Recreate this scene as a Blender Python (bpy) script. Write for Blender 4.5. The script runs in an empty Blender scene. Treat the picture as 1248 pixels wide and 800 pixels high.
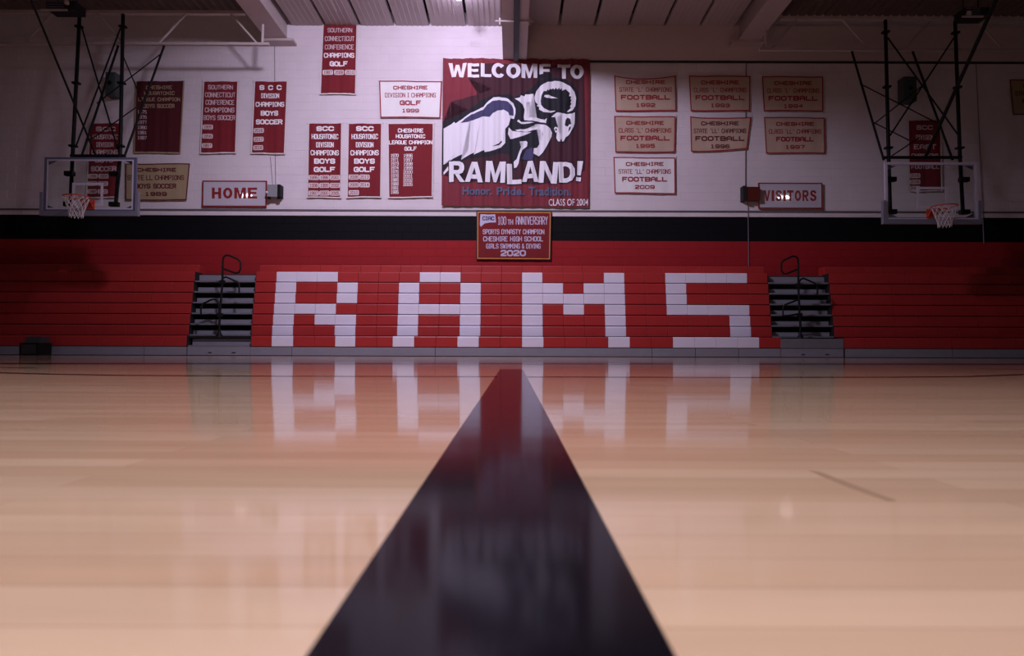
import bpy, bmesh, math, random
from mathutils import Vector, Matrix
random.seed(7)
SC = bpy.context.scene
COL = SC.collection

# ---------------------------------------------------------------- camera
F = 832.0                    # focal length in pixels of the 1248 px wide frame
HC = 0.137                   # lens height above the floor
TH = math.atan(27 / F)       # slight upward pitch
EPS = 0.0032                 # slight roll
fwd = Vector((0, math.cos(TH), math.sin(TH)))
r0 = Vector((1, 0, 0)); u0 = Vector((0, -math.sin(TH), math.cos(TH)))
R_ = (r0 + u0 * EPS).normalized(); U_ = (u0 - r0 * EPS).normalized()
CAM = Vector((0, 0, HC))
cd = bpy.data.cameras.new('camera'); cam = bpy.data.objects.new('camera', cd); COL.objects.link(cam)
cd.sensor_width = 36; cd.lens = 24; cd.clip_start = 0.02; cd.clip_end = 200
cd.dof.use_dof = True; cd.dof.focus_distance = 14.5; cd.dof.aperture_fstop = 6.3
m = Matrix((R_, U_, -fwd)).transposed().to_4x4(); m.translation = CAM
cam.matrix_world = m
SC.camera = cam

def P(px, py, D):
    """point of the world plane y = D seen at a pixel of the 1248x800 frame"""
    d = fwd * F + R_ * (px - 624) + U_ * (400 - py)
    return CAM + d * (D / d.y)

# ---------------------------------------------------------------- world, exposure, lights
w = bpy.data.worlds.new('world'); SC.world = w; w.use_nodes = True
w.node_tree.nodes['Background'].inputs[0].default_value = (0.30, 0.24, 0.30, 1)
w.node_tree.nodes['Background'].inputs[1].default_value = 0.02
SC.view_settings.view_transform = 'Standard'; SC.view_settings.look = 'None'
SC.view_settings.gamma = 1; SC.view_settings.exposure = 0.0
SC.view_settings.use_curve_mapping = False
LAMPS = [  # x, y, z, watts, colour, radius, spot angle (0 = all round), aim point of the reflector
    (-1.15, 14.2, 7.60, 60, (0.74, 0.66, 1.0), 0.12, 0, None),
    (-2.3, 8.8, 7.42, 2250, (0.83, 0.765, 1.0), 0.34, 140, (-0.9, 15.9, 3.3)),
    (-12.3, 0.4, 7.15, 0, (1.0, 0.86, 0.92), 0.20, 120, None),
    (12.5, 0.4, 7.15, 0, (1.0, 0.86, 0.92), 0.20, 120, None),
    (-1.6, -0.6, 7.15, 2200, (0.98, 0.93, 0.96), 0.30, 135, None),
]

# ---------------------------------------------------------------- helpers
def tag(o, label=None, cat=None, group=None, kind=None):
    if label: o['label'] = label
    if cat: o['category'] = cat
    if group: o['group'] = group
    if kind: o['kind'] = kind
    return o

def empty(name, loc=(0, 0, 0), label=None, cat=None, group=None, kind=None, parent=None):
    o = bpy.data.objects.new(name, None); COL.objects.link(o); o.location = loc
    o.empty_display_size = 0.1
    if parent: o.parent = parent
    return tag(o, label, cat, group, kind)

def link(name, me, parent=None, mat=None):
    if mat is not None and not me.materials: me.materials.append(mat)
    o = bpy.data.objects.new(name, me); COL.objects.link(o)
    if parent:
        o.parent = parent
        wp = Vector((0, 0, 0)); q = parent
        while q: wp += q.location; q = q.parent
        o.location = -wp
    return o

class MB:
    def __init__(s): s.v = []; s.f = []
    def add(s, vs, fs):
        n = len(s.v); s.v += [tuple(a) for a in vs]; s.f += [tuple(n + i for i in f) for f in fs]
        return s
    def box(s, x0, x1, y0, y1, z0, z1):
        vs = [(x, y, z) for z in (z0, z1) for y in (y0, y1) for x in (x0, x1)]
        return s.add(vs, [(0, 2, 3, 1), (4, 5, 7, 6), (0, 1, 5, 4), (2, 6, 7, 3), (0, 4, 6, 2), (1, 3, 7, 5)])
    def tube(s, pts, r, n=8, cap=True, r1=None):
        pts = [Vector(p) for p in pts]; rings = []
        up = None
        for i, p in enumerate(pts):
            if i == 0: t = pts[1] - p
            elif i == len(pts) - 1: t = p - pts[i - 1]
            else: t = (pts[i + 1] - p).normalized() + (p - pts[i - 1]).normalized()
            t.normalize()
            if up is None:
                up = Vector((0, 0, 1)) if abs(t.z) < 0.9 else Vector((0, 1, 0))
            a = t.cross(up)
            if a.length < 1e-4: a = t.cross(Vector((1, 0, 0)))
            a.normalize(); b = a.cross(t).normalized(); up = b
            rr = r if r1 is None else r + (r1 - r) * i / (len(pts) - 1)
            rings.append([p + a * math.cos(k * 2 * math.pi / n) * rr + b * math.sin(k * 2 * math.pi / n) * rr for k in range(n)])
        vs = [q for g in rings for q in g]; fs = []
        for i in range(len(rings) - 1):
            for k in range(n):
                k2 = (k + 1) % n
                fs.append((i * n + k, i * n + k2, (i + 1) * n + k2, (i + 1) * n + k))
        if cap:
            fs.append(tuple(range(n - 1, -1, -1))); fs.append(tuple((len(rings) - 1) * n + k for k in range(n)))
        return s.add(vs, fs)
    def lathe(s, c, prof, n=20):
        vs = []; fs = []
        for (r, z) in prof:
            for k in range(n):
                a = 2 * math.pi * k / n
                vs.append((c[0] + r * math.cos(a), c[1] + r * math.sin(a), c[2] + z))
        for i in range(len(prof) - 1):
            for k in range(n):
                k2 = (k + 1) % n
                fs.append((i * n + k, i * n + k2, (i + 1) * n + k2, (i + 1) * n + k))
        return s.add(vs, fs)
    def profile_x(s, x0, x1, prof):
        """extrude a (y,z) outline along x"""
        n = len(prof)
        vs = [(x0, y, z) for y, z in prof] + [(x1, y, z) for y, z in prof]
        fs = [tuple(range(n)), tuple(range(2 * n - 1, n - 1, -1))]
        fs += [(i, i + n, (i + 1) % n + n, (i + 1) % n) for i in range(n)]
        return s.add(vs, fs)
    def mesh(s, name='mesh', mat=None, smooth=False):
        me = bpy.data.meshes.new(name); me.from_pydata(s.v, [], s.f)
        bm = bmesh.new(); bm.from_mesh(me); bmesh.ops.recalc_face_normals(bm, faces=bm.faces); bm.to_mesh(me); bm.free()
        if smooth:
            for p in me.polygons: p.use_smooth = True
            try: me.set_sharp_from_angle(angle=math.radians(40))
            except Exception: pass
        if mat: me.materials.append(mat)
        return me
    def build(s, name, mat, parent=None, smooth=False):
        return link(name, s.mesh(name, mat, smooth), parent)

def cyl_box(): pass

# ---------------------------------------------------------------- materials
def mat(name, col, rough=0.6, metal=0.0, spec=0.5, noise=0.0, nscale=8.0, bump=0.0, bscale=60.0, emit=None, estr=0, trans=0, ior=1.45, coat=0.0):
    mt = bpy.data.materials.new(name); mt.use_nodes = True
    nt = mt.node_tree; b = nt.nodes['Principled BSDF']
    b.inputs['Roughness'].default_value = rough; b.inputs['Metallic'].default_value = metal
    b.inputs['Specular IOR Level'].default_value = spec; b.inputs['IOR'].default_value = ior
    b.inputs['Coat Weight'].default_value = coat
    if trans: b.inputs['Transmission Weight'].default_value = trans
    c4 = (*col, 1)
    tc = nt.nodes.new('ShaderNodeNewGeometry')
    n = nt.nodes.new('ShaderNodeTexNoise'); n.inputs['Scale'].default_value = nscale; n.inputs['Detail'].default_value = 4
    nt.links.new(tc.outputs['Position'], n.inputs['Vector'])
    mx = nt.nodes.new('ShaderNodeMix'); mx.data_type = 'RGBA'
    k = 1 - noise; mx.inputs[6].default_value = (col[0] * k, col[1] * k, col[2] * k, 1)
    k = 1 + noise; mx.inputs[7].default_value = (min(1, col[0] * k), min(1, col[1] * k), min(1, col[2] * k), 1)
    nt.links.new(n.outputs['Fac'], mx.inputs[0]); nt.links.new(mx.outputs[2], b.inputs['Base Color'])
    if bump:
        n2 = nt.nodes.new('ShaderNodeTexNoise'); n2.inputs['Scale'].default_value = bscale; n2.inputs['Detail'].default_value = 3
        nt.links.new(tc.outputs['Position'], n2.inputs['Vector'])
        bp = nt.nodes.new('ShaderNodeBump'); bp.inputs['Strength'].default_value = bump; bp.inputs['Distance'].default_value = 0.01
        nt.links.new(n2.outputs['Fac'], bp.inputs['Height']); nt.links.new(bp.outputs[0], b.inputs['Normal'])
    if emit:
        b.inputs['Emission Color'].default_value = (*emit, 1); b.inputs['Emission Strength'].default_value = estr
    return mt

RED = (0.42, 0.030, 0.030)
M = {}
M['red_seat'] = mat('red_seat', (0.40, 0.026, 0.026), 0.42, noise=0.10, nscale=3, bump=0.15, bscale=150)
M['white_seat'] = mat('white_seat', (0.78, 0.73, 0.86), 0.42, noise=0.04, nscale=3, bump=0.15, bscale=150)
M['grey_panel'] = mat('grey_panel', (0.24, 0.235, 0.28), 0.5, noise=0.12, nscale=5)
M['grey_tread'] = mat('grey_tread', (0.21, 0.20, 0.23), 0.45, metal=0.2, noise=0.12, nscale=9)
M['dark_frame'] = mat('dark_frame', (0.012, 0.011, 0.013), 0.7)
M['black_metal'] = mat('black_metal', (0.006, 0.007, 0.007), 0.6, spec=0.25, noise=0.2)
M['cream_steel'] = mat('cream_steel', (0.50, 0.42, 0.42), 0.6, noise=0.08, nscale=4)
M['ceiling'] = mat('ceiling_panel_paint', (0.46, 0.40, 0.41), 0.85, noise=0.06, nscale=3)
M['deck'] = mat('roof_deck_paint', (0.17, 0.13, 0.12), 0.8, noise=0.12)
M['slot'] = mat('slot_dark', (0.03, 0.028, 0.03), 0.9)
M['pad'] = mat('grey_padding', (0.20, 0.20, 0.26), 0.6, noise=0.08)
M['board_white'] = mat('board_white', (0.62, 0.56, 0.70), 0.4)
M['board_frame'] = mat('board_frame_blue_grey', (0.12, 0.12, 0.20), 0.5)
M['orange'] = mat('orange_rim', (0.60, 0.065, 0.03), 0.45)
M['net'] = mat('net_cord', (0.75, 0.68, 0.70), 0.8)
M['glass'] = mat('glass', (0.9, 0.95, 0.93), 0.02, trans=1.0, ior=1.25)
M['b_red'] = mat('banner_red_cloth', (0.185, 0.010, 0.018), 0.85, noise=0.08, nscale=12, bump=0.2, bscale=300)
M['b_hem'] = mat('banner_pale_hem', (0.70, 0.62, 0.64), 0.85)
M['b_white'] = mat('banner_white_cloth', (0.78, 0.74, 0.76), 0.85, noise=0.03, nscale=10)
M['b_cream'] = mat('banner_cream_cloth', (0.50, 0.355, 0.28), 0.85, noise=0.05, nscale=10)
M['b_tan'] = mat('banner_tan_cloth', (0.38, 0.28, 0.17), 0.85, noise=0.05, nscale=10)
M['t_white'] = mat('white_felt_letters', (0.85, 0.80, 0.84), 0.85)
M['t_pale'] = mat('pale_outlined_letters', (0.62, 0.48, 0.52), 0.85)
M['t_red'] = mat('red_felt_letters', (0.30, 0.018, 0.03), 0.85)
M['t_dark'] = mat('dark_maroon_letters', (0.12, 0.012, 0.02), 0.85)
M['navy'] = mat('navy_print', (0.055, 0.05, 0.13), 0.8)
M['black_print'] = mat('black_print', (0.012, 0.012, 0.02), 0.8)
M['maroon_print'] = mat('dark_maroon_print', (0.055, 0.012, 0.022), 0.8)
M['ram_white'] = mat('white_print', (0.80, 0.76, 0.84), 0.85)
M['gold'] = mat('gold_piping', (0.70, 0.28, 0.05), 0.6)
M['sign_white'] = mat('glossy_white_panel', (0.55, 0.50, 0.58), 0.03, spec=0.7)
M['sign_red'] = mat('sign_maroon', (0.26, 0.015, 0.02), 0.25)
M['box_green'] = mat('speaker_grey_green', (0.06, 0.08, 0.08), 0.6)
M['silver'] = mat('silver_metal', (0.45, 0.46, 0.50), 0.35, metal=0.6, noise=0.3, nscale=40)
M['redbox'] = mat('red_enamel', (0.10, 0.012, 0.008), 0.4)
M['lens'] = mat('lamp_lens', (0.9, 0.9, 0.9), 0.4, emit=(0.92, 0.86, 1.0), estr=60)
M['lens_low'] = mat('lamp_lens_low', (0.9, 0.9, 0.9), 0.4, emit=(1.0, 0.95, 1.0), estr=45)
M['lens_off'] = mat('lamp_lens_unlit', (0.5, 0.42, 0.42), 0.3)
M['scuff'] = mat('scuff_brown', (0.42, 0.27, 0.19), 0.2)
M['side_wall'] = mat('side_wall_paint', (0.40, 0.34, 0.35), 0.9, noise=0.05)

# painted block wall: red below, black band, white above (paint bands have their own place on the wall)
Z_B0, Z_B1 = 2.700, 3.275
def wall_material():
    mt = bpy.data.materials.new('painted_block'); mt.use_nodes = True
    nt = mt.node_tree; b = nt.nodes['Principled BSDF']; b.inputs['Roughness'].default_value = 0.7; b.inputs['Specular IOR Level'].default_value = 0.15
    g = nt.nodes.new('ShaderNodeNewGeometry'); sp = nt.nodes.new('ShaderNodeSeparateXYZ'); nt.links.new(g.outputs['Position'], sp.inputs[0])
    def step(z):
        a = nt.nodes.new('ShaderNodeMath'); a.operation = 'GREATER_THAN'; a.inputs[1].default_value = z
        nt.links.new(sp.outputs['Z'], a.inputs[0]); return a
    s1 = step(Z_B0); s2 = step(Z_B1)
    m1 = nt.nodes.new('ShaderNodeMix'); m1.data_type = 'RGBA'; m1.inputs[6].default_value = (0.33, 0.017, 0.022, 1); m1.inputs[7].default_value = (0.004, 0.004, 0.006, 1)
    m2 = nt.nodes.new('ShaderNodeMix'); m2.data_type = 'RGBA'; m2.inputs[7].default_value = (0.70, 0.62, 0.67, 1)
    nt.links.new(s1.outputs[0], m1.inputs[0]); nt.links.new(m1.outputs[2], m2.inputs[6]); nt.links.new(s2.outputs[0], m2.inputs[0])
    n = nt.nodes.new('ShaderNodeTexNoise'); n.inputs['Scale'].default_value = 2.5; n.inputs['Detail'].default_value = 5
    nt.links.new(g.outputs['Position'], n.inputs['Vector'])
    mr = nt.nodes.new('ShaderNodeMapRange'); mr.inputs['To Min'].default_value = 0.93; mr.inputs['To Max'].default_value = 1.07
    nt.links.new(n.outputs['Fac'], mr.inputs['Value'])
    mm = nt.nodes.new('ShaderNodeVectorMath'); mm.operation = 'SCALE'
    nt.links.new(m2.outputs[2], mm.inputs[0]); nt.links.new(mr.outputs[0], mm.inputs['Scale']); nt.links.new(mm.outputs[0], b.inputs['Base Color'])
    n2 = nt.nodes.new('ShaderNodeTexNoise'); n2.inputs['Scale'].default_value = 90
    nt.links.new(g.outputs['Position'], n2.inputs['Vector'])
    bp = nt.nodes.new('ShaderNodeBump'); bp.inputs['Strength'].default_value = 0.2; bp.inputs['Distance'].default_value = 0.004
    nt.links.new(n2.outputs['Fac'], bp.inputs['Height']); nt.links.new(bp.outputs[0], b.inputs['Normal'])
    return mt
M['wall'] = wall_material()

def floor_material(name, paint=None):
    mt = bpy.data.materials.new(name); mt.use_nodes = True
    nt = mt.node_tree; b = nt.nodes['Principled BSDF']
    b.inputs['Roughness'].default_value = 0.075 if paint is None else 0.11; b.inputs['IOR'].default_value = 1.39 if paint is None else 1.13
    g = nt.nodes.new('ShaderNodeNewGeometry')
    def mapped(sx, sy):
        mp = nt.nodes.new('ShaderNodeMapping'); mp.inputs['Scale'].default_value = (sx, sy, 1)
        nt.links.new(g.outputs['Position'], mp.inputs[0]); return mp
    if paint is None:
        # maple strips running across the view, each board its own tone
        br = nt.nodes.new('ShaderNodeTexBrick'); mp = mapped(1, 1)
        nt.links.new(mp.outputs[0], br.inputs['Vector'])
        br.inputs['Scale'].default_value = 1.0; br.inputs['Brick Width'].default_value = 0.9; br.inputs['Row Height'].default_value = 0.057
        br.inputs['Mortar Size'].default_value = 0.0006; br.inputs['Mortar Smooth'].default_value = 0.6
        br.inputs['Color1'].default_value = (0.57, 0.365, 0.255, 1); br.inputs['Color2'].default_value = (0.67, 0.46, 0.34, 1)
        br.inputs['Mortar'].default_value = (0.40, 0.23, 0.15, 1); br.inputs['Bias'].default_value = 0.1
        gr = nt.nodes.new('ShaderNodeTexNoise'); gr.inputs['Scale'].default_value = 1; gr.inputs['Detail'].default_value = 6
        mp2 = mapped(2.5, 22); nt.links.new(mp2.outputs[0], gr.inputs['Vector'])
        mr = nt.nodes.new('ShaderNodeMapRange'); mr.inputs['To Min'].default_value = 0.86; mr.inputs['To Max'].default_value = 1.14
        nt.links.new(gr.outputs['Fac'], mr.inputs['Value'])
        mm = nt.nodes.new('ShaderNodeVectorMath'); mm.operation = 'SCALE'
        nt.links.new(br.outputs['Color'], mm.inputs[0]); nt.links.new(mr.outputs[0], mm.inputs['Scale']); nt.links.new(mm.outputs[0], b.inputs['Base Color'])
    else:
        b.inputs['Base Color'].default_value = (*paint, 1)
    # varnish: very slight waviness across the boards
    wv = nt.nodes.new('ShaderNodeTexNoise'); wv.inputs['Scale'].default_value = 1; wv.inputs['Detail'].default_value = 2
    mp3 = mapped(0.5, 2.2); nt.links.new(mp3.outputs[0], wv.inputs['Vector'])
    bp = nt.nodes.new('ShaderNodeBump'); bp.inputs['Strength'].default_value = 1.0; bp.inputs['Distance'].default_value = 0.0010
    nt.links.new(wv.outputs['Fac'], bp.inputs['Height'])
    nt.links.new(bp.outputs[0], b.inputs['Normal'])
    return mt
M['floor'] = floor_material('maple_floor')
M['line'] = floor_material('black_court_paint', (0.006, 0.005, 0.009))

# ---------------------------------------------------------------- setting
WY = 15.9                     # face of the end wall
XW = 15.5; YB = -9.0; ZC = 8.12
fl = MB().box(-XW, XW, YB, WY + 0.3, -0.2, 0).build('floor', M['floor']); tag(fl, kind='structure')
def poly_flat(name, pts, m, parent, z0=0.0, z1=0.0006):
    n = len(pts); b = MB(); b.add([(x, y, z0) for x, y in pts] + [(x, y, z1) for x, y in pts],
        [tuple(range(n - 1, -1, -1)), tuple(range(n, 2 * n))] + [(i, (i + 1) % n, (i + 1) % n + n, i + n) for i in range(n)])
    return b.build(name, m, parent)
def fp(px, py):   # floor point under a pixel
    d = fwd * F + R_ * (px - 624) + U_ * (400 - py)
    q = CAM + d * (HC / -d.z); return (q.x, q.y)
cl = poly_flat('center_line', [(-0.0975, -3.5), (0.0700, -3.5), (0.078, 4.9), (-0.084, 4.9)], M['line'], fl)
def floor_stroke(pxs, wd, name='court_line'):
    q = [fp(*p) for p in pxs]; a = []; c = []
    for i, p in enumerate(q):
        a.append((p[0], p[1] - wd / 2)); c.append((p[0], p[1] + wd / 2))
    return poly_flat(name, a + c[::-1], M['line'], fl)
floor_stroke([(-60, 452.5), (0, 454.6), (60, 456.3), (150, 457.8), (300, 458.6), (460, 459), (606, 459.3)], 0.10)
floor_stroke([(642, 459.6), (900, 460.3), (1090, 460), (1180, 459.2), (1248, 456.8), (1290, 455)], 0.10)
floor_stroke([(-40, 447.8), (44, 448.6)], 0.11)
floor_stroke([(1200, 449.6), (1290, 451.6)], 0.11)
floor_stroke([(-100, 443.4), (624, 443.4), (1350, 444.4)], 0.62, 'sideline_band')
sc_ = poly_flat('scuff_mark', [fp(985, 574), fp(1000, 576), fp(1050, 595), fp(1092, 611), fp(1080, 611), fp(1035, 595)], M['scuff'], fl)
tag(sc_, 'faint dark scuff streak on the boards')

# end wall with its concrete blocks
wb = MB().box(-XW, XW, WY + 0.004, WY + 0.35, 0, ZC).build('wall_back', M['wall']); tag(wb, kind='structure')
BW, BH, J = 0.395, 0.1917, 0.007
def block_faces(b, x0, x1, z0, z1):
    y0 = WY; y1 = WY + 0.005; j = J / 2; c = 0.0025
    b.add([(x0 + j, y1, z0 + j), (x1 - j, y1, z0 + j), (x1 - j, y1, z1 - j), (x0 + j, y1, z1 - j),
           (x0 + j + c, y0, z0 + j + c), (x1 - j - c, y0, z0 + j + c), (x1 - j - c, y0, z1 - j - c), (x0 + j + c, y0, z1 - j - c)],
          [(4, 5, 6, 7), (0, 1, 5, 4), (1, 2, 6, 5), (2, 3, 7, 6), (3, 0, 4, 7)])
rest = MB(); singles = []
k0 = -int(Z_B0 / BH) - 1
for k in range(k0, 40):
    z0 = max(0.0, Z_B0 + k * BH); z1 = min(ZC, Z_B0 + (k + 1) * BH)
    if z1 - z0 < 0.03: continue
    off = 0 if k % 2 else BW / 2
    for i in range(-41, 41):
        x0 = i * BW + off; x1 = x0 + BW
        x0 = max(x0, -XW); x1 = min(x1, XW)
        if x1 - x0 < 0.05: continue
        cx, cz = (x0 + x1) / 2, (z0 + z1) / 2
        d = ((cx + 2.9) / 1.35) ** 2 + (cz - 5.6) ** 2
        if z1 - z0 > BH * 0.99 and -6.6 < cx < -0.05: singles.append((d, cx, cz, x0, x1, z0, z1))
        else: block_faces(rest, x0, x1, z0, z1)
singles.sort()
bm_ = MB(); block_faces(bm_, -BW / 2, BW / 2, -BH / 2, BH / 2)
bm_.v = [(x, y - WY, z) for x, y, z in bm_.v]
bme = bm_.mesh('block', M['wall'])
for n_, s in enumerate(singles):
    if n_ < 298:
        o = bpy.data.objects.new('block', bme); COL.objects.link(o); o.parent = wb; o.location = (s[1], WY, s[2])
    else: block_faces(rest, *s[3:])
o = rest.build('block_courses', M['wall'], wb); tag(o, kind='stuff')

MB().box(-XW - 0.3, -XW, YB, WY + 0.35, 0, ZC).build('wall_left', M['side_wall'])
MB().box(XW, XW + 0.3, YB, WY + 0.35, 0, ZC).build('wall_right', M['side_wall'])
MB().box(-XW - 0.3, XW + 0.3, YB - 0.3, YB, 0, ZC).build('wall_front', M['side_wall'])
for n_ in ('wall_left', 'wall_right', 'wall_front'): bpy.data.objects[n_]['kind'] = 'structure'

# thin rail running along the white wall just above the black band
t = MB().box(-XW, XW, WY - 0.028, WY, 3.385, 3.418).build('trim_1', mat('rail_grey', (0.13, 0.11, 0.13), 0.6)); tag(t, kind='structure')
# proud wall strip right of the middle girder, dimmer light put into its colour
t = MB().box(0.33, XW, WY - 0.05, WY, 6.96, 7.80).build('trim_2', mat('dimmed_wall_strip', (0.64, 0.52, 0.53), 0.8, noise=0.05)); tag(t, kind='structure')
t = MB().box(0.33, XW, WY - 0.06, WY, 6.925, 6.96).build('trim_3', M['slot']); tag(t, kind='structure')

# ceiling
ce = MB().box(-XW - 0.3, XW + 0.3, YB - 0.3, WY + 0.35, ZC, ZC + 0.2).build('ceiling', M['slot']); tag(ce, kind='structure')
slots = [-5.25, -4.44, -3.61, -2.78, -1.96, -1.09, -0.24, 0.33, 1.09, 1.93, 2.73, 3.57, 4.40, 5.25]
for i in range(len(slots) - 1):
    if i == 6: continue
    a, c = slots[i], slots[i + 1]
    g = 0.035 if 0 < i < len(slots) - 2 else 0.035
    b = MB(); b.box(a + g, c - g, YB, WY, 7.80, 7.90)
    x = a + g + 0.12                              # shallow flutes under the panel
    while x < c - g - 0.05:
        b.box(x, x + 0.03, YB, WY, 7.788, 7.80); x += 0.12
    b.build('ceiling_panel', M['ceiling'], ce)
for sx in (-1, 1):                                # corrugated deck over the outer bays
    xs = 5.75; prof = []
    while xs < XW:
        prof += [(xs, 8.11), (xs + 0.05, 8.03), (xs + 0.11, 8.03), (xs + 0.16, 8.11)]; xs += 0.20
    b = MB()
    for i in range(len(prof) - 1):
        (xa, za), (xb, zb) = prof[i], prof[i + 1]
        b.add([(sx * xa, YB, za), (sx * xb, YB, zb), (sx * xb, WY, zb), (sx * xa, WY, za)], [(0, 1, 2, 3)])
    o = b.build('corrugated_deck', M['deck'], ce)

# girders running towards the wall
def girder(x0, x1, z0, z1, label, plate=None):
    e = empty('roof_girder', ((x0 + x1) / 2, 12, z0), label, 'girder')
    MB().box(x0 + 0.10, x1 - 0.10, YB, WY, z0 + 0.03, z1).build('web', M['cream_steel'], e)
    MB().box(x0, x1, YB, WY, z0, z0 + 0.03).build('bottom_flange', M['cream_steel'], e)
    if plate:
        MB().box(plate[0], plate[1], WY - 0.30, WY, z0 - 0.06, z0 - 0.002).build('bearing_plate', M['cream_steel'], e)
    return e
girder(-5.74, -5.24, 7.36, ZC, 'cream boxed roof girder left of the ceiling panels, above the red soccer banners', (-5.8, -5.1))
girder(5.24, 5.74, 7.36, ZC, 'cream boxed roof girder right of the ceiling panels, above the football banners', (5.1, 5.85))
g = empty('roof_girder', (0.05, 12, 6.96), 'cream middle roof girder with a dark pipe beneath, meeting the wall over the ram banner', 'girder')
MB().box(-0.235, 0.015, YB, WY, 6.97, ZC).build('side_plate', M['cream_steel'], g)
MB().box(0.10, 0.325, YB, WY, 6.97, ZC).build('side_plate', M['cream_steel'], g)
MB().box(0.015, 0.10, YB, WY, 7.05, ZC).build('web', M['slot'], g)
MB().box(0.02, 0.135, YB, WY - 0.06, 6.90, 6.968).build('pipe', mat('dark_conduit', (0.05, 0.045, 0.05), 0.5), g)
b = MB(); y_ = 13.9
b.tube([(-0.37, y_, 6.94), (0.42, y_, 6.94)], 0.018)
for x in (-0.27, 0.34): b.tube([(x, y_, 6.86), (x, y_, 7.0)], 0.02)
b.build('clamp_bar', M['cream_steel'], g)

# open-web joists carrying the backstops
def joist(xa, xb, D, zt, zb, xt, label):
    """xa = outer end, xb = inner end of bottom chord, xt = inner end of top chord"""
    e = empty('bar_joist', ((xa + xb) / 2, D, zb), label, 'joist')
    MB().box(min(xa, xt), max(xa, xt), D - 0.05, D + 0.05, zt - 0.035, zt + 0.035).build('top_chord', M['cream_steel'], e)
    MB().box(min(xa, xb), max(xa, xb), D - 0.04, D + 0.04, zb - 0.028, zb + 0.028).build('bottom_chord', M['cream_steel'], e)
    s = 1 if xa > xb else -1
    x = xb; up = False
    x += s * 0.25
    MB().tube([(x - s * 0.1, D, zb), (x - s * 0.1, D + 0.02, zb + 0.45)], 0.03).build('strut', M['cream_steel'], e)
    while abs(x) < abs(xa) - 0.9:
        x2 = x + s * 0.62
        MB().tube([(x, D, zb if not up else zt), (x2, D, zt if not up else zb)], 0.024).build('diagonal', M['cream_steel'], e)
        if not up:
            x2b = x2 + s * 0.95
            x = x2b if abs(x2b) < abs(xa) - .9 else x2
            if x == x2: break
        else:
            x = x2 + s * 0.75
        up = not up
    return e
JD = 14.8
zt = P(150, 15.5, JD).z; zb = P(150, 53.5, JD).z
joist(-15.3, P(328, 54, JD).x, JD, zt, zb, P(299, 16, JD).x, 'pale open-web roof joist carrying the left backstop')
joist(15.3, P(925, 58, JD).x, JD, P(1100, 23, JD).z, P(1100, 61, JD).z, P(951, 19, JD).x, 'pale open-web roof joist carrying the right backstop')

# thin hanger rods under the ceiling panels
for (a, c, lab) in (((401, -6), (410, 14), 'thin white hanger rod under the ceiling above the tall golf banner'), ((549, -6), (552.5, 18), 'thin white hanger rod under the ceiling beside the middle girder')):
    o = MB().tube([P(*a, 13.6), P(*c, 14.5)], 0.014).build('hanger_rod', M['cream_steel']); tag(o, lab, 'rod')
# fixtures on the outer bays
def bay_fixture(px0, px1, py0, py1, sp, label):
    D = 14.0; a = P(px0, py1, D); c = P(px1, py0, D)
    e = empty('unit_heater', ((a.x + c.x) / 2, D, a.z), label, 'heater')
    MB().box(a.x, c.x, D, D + 0.35, a.z, c.z).build('housing', M['dark_frame'], e)
    for k in range(3):
        z = a.z + (c.z - a.z) * (0.2 + 0.3 * k)
        MB().box(a.x + 0.02, a.x + (c.x - a.x) * 0.62, D - 0.015, D, z, z + 0.02).build('louver', M['board_frame'], e)
    MB().box(a.x - 0.08, c.x - 0.15, D - 0.05, D - 0.01, a.z - 0.05, a.z - 0.02).build('bracket', M['cream_steel'], e)
    q = P(sp[0], sp[1], D)
    MB().lathe((q.x, D - 0.02, q.z), [(0.001, -0.05), (0.04, -0.04), (0.055, 0), (0.04, 0.04), (0.001, 0.05)], 12).build('lamp_cap', M['lens_off'], e, True)
    MB().tube([(a.x + 0.1, D + 0.2, c.z), (a.x + 0.1, D + 0.2, ZC)], 0.01).build('hanger', M['black_metal'], e)
    MB().tube([(c.x - 0.1, D + 0.2, c.z), (c.x - 0.1, D + 0.2, ZC)], 0.01).build('hanger', M['black_metal'], e)
bay_fixture(56, 92, 1, 11, (82, 4), 'dark louvred unit heater hung above the left backstop')
bay_fixture(1176, 1206, 9, 19, (1180, 17), 'dark louvred unit heater hung above the right backstop')

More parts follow.
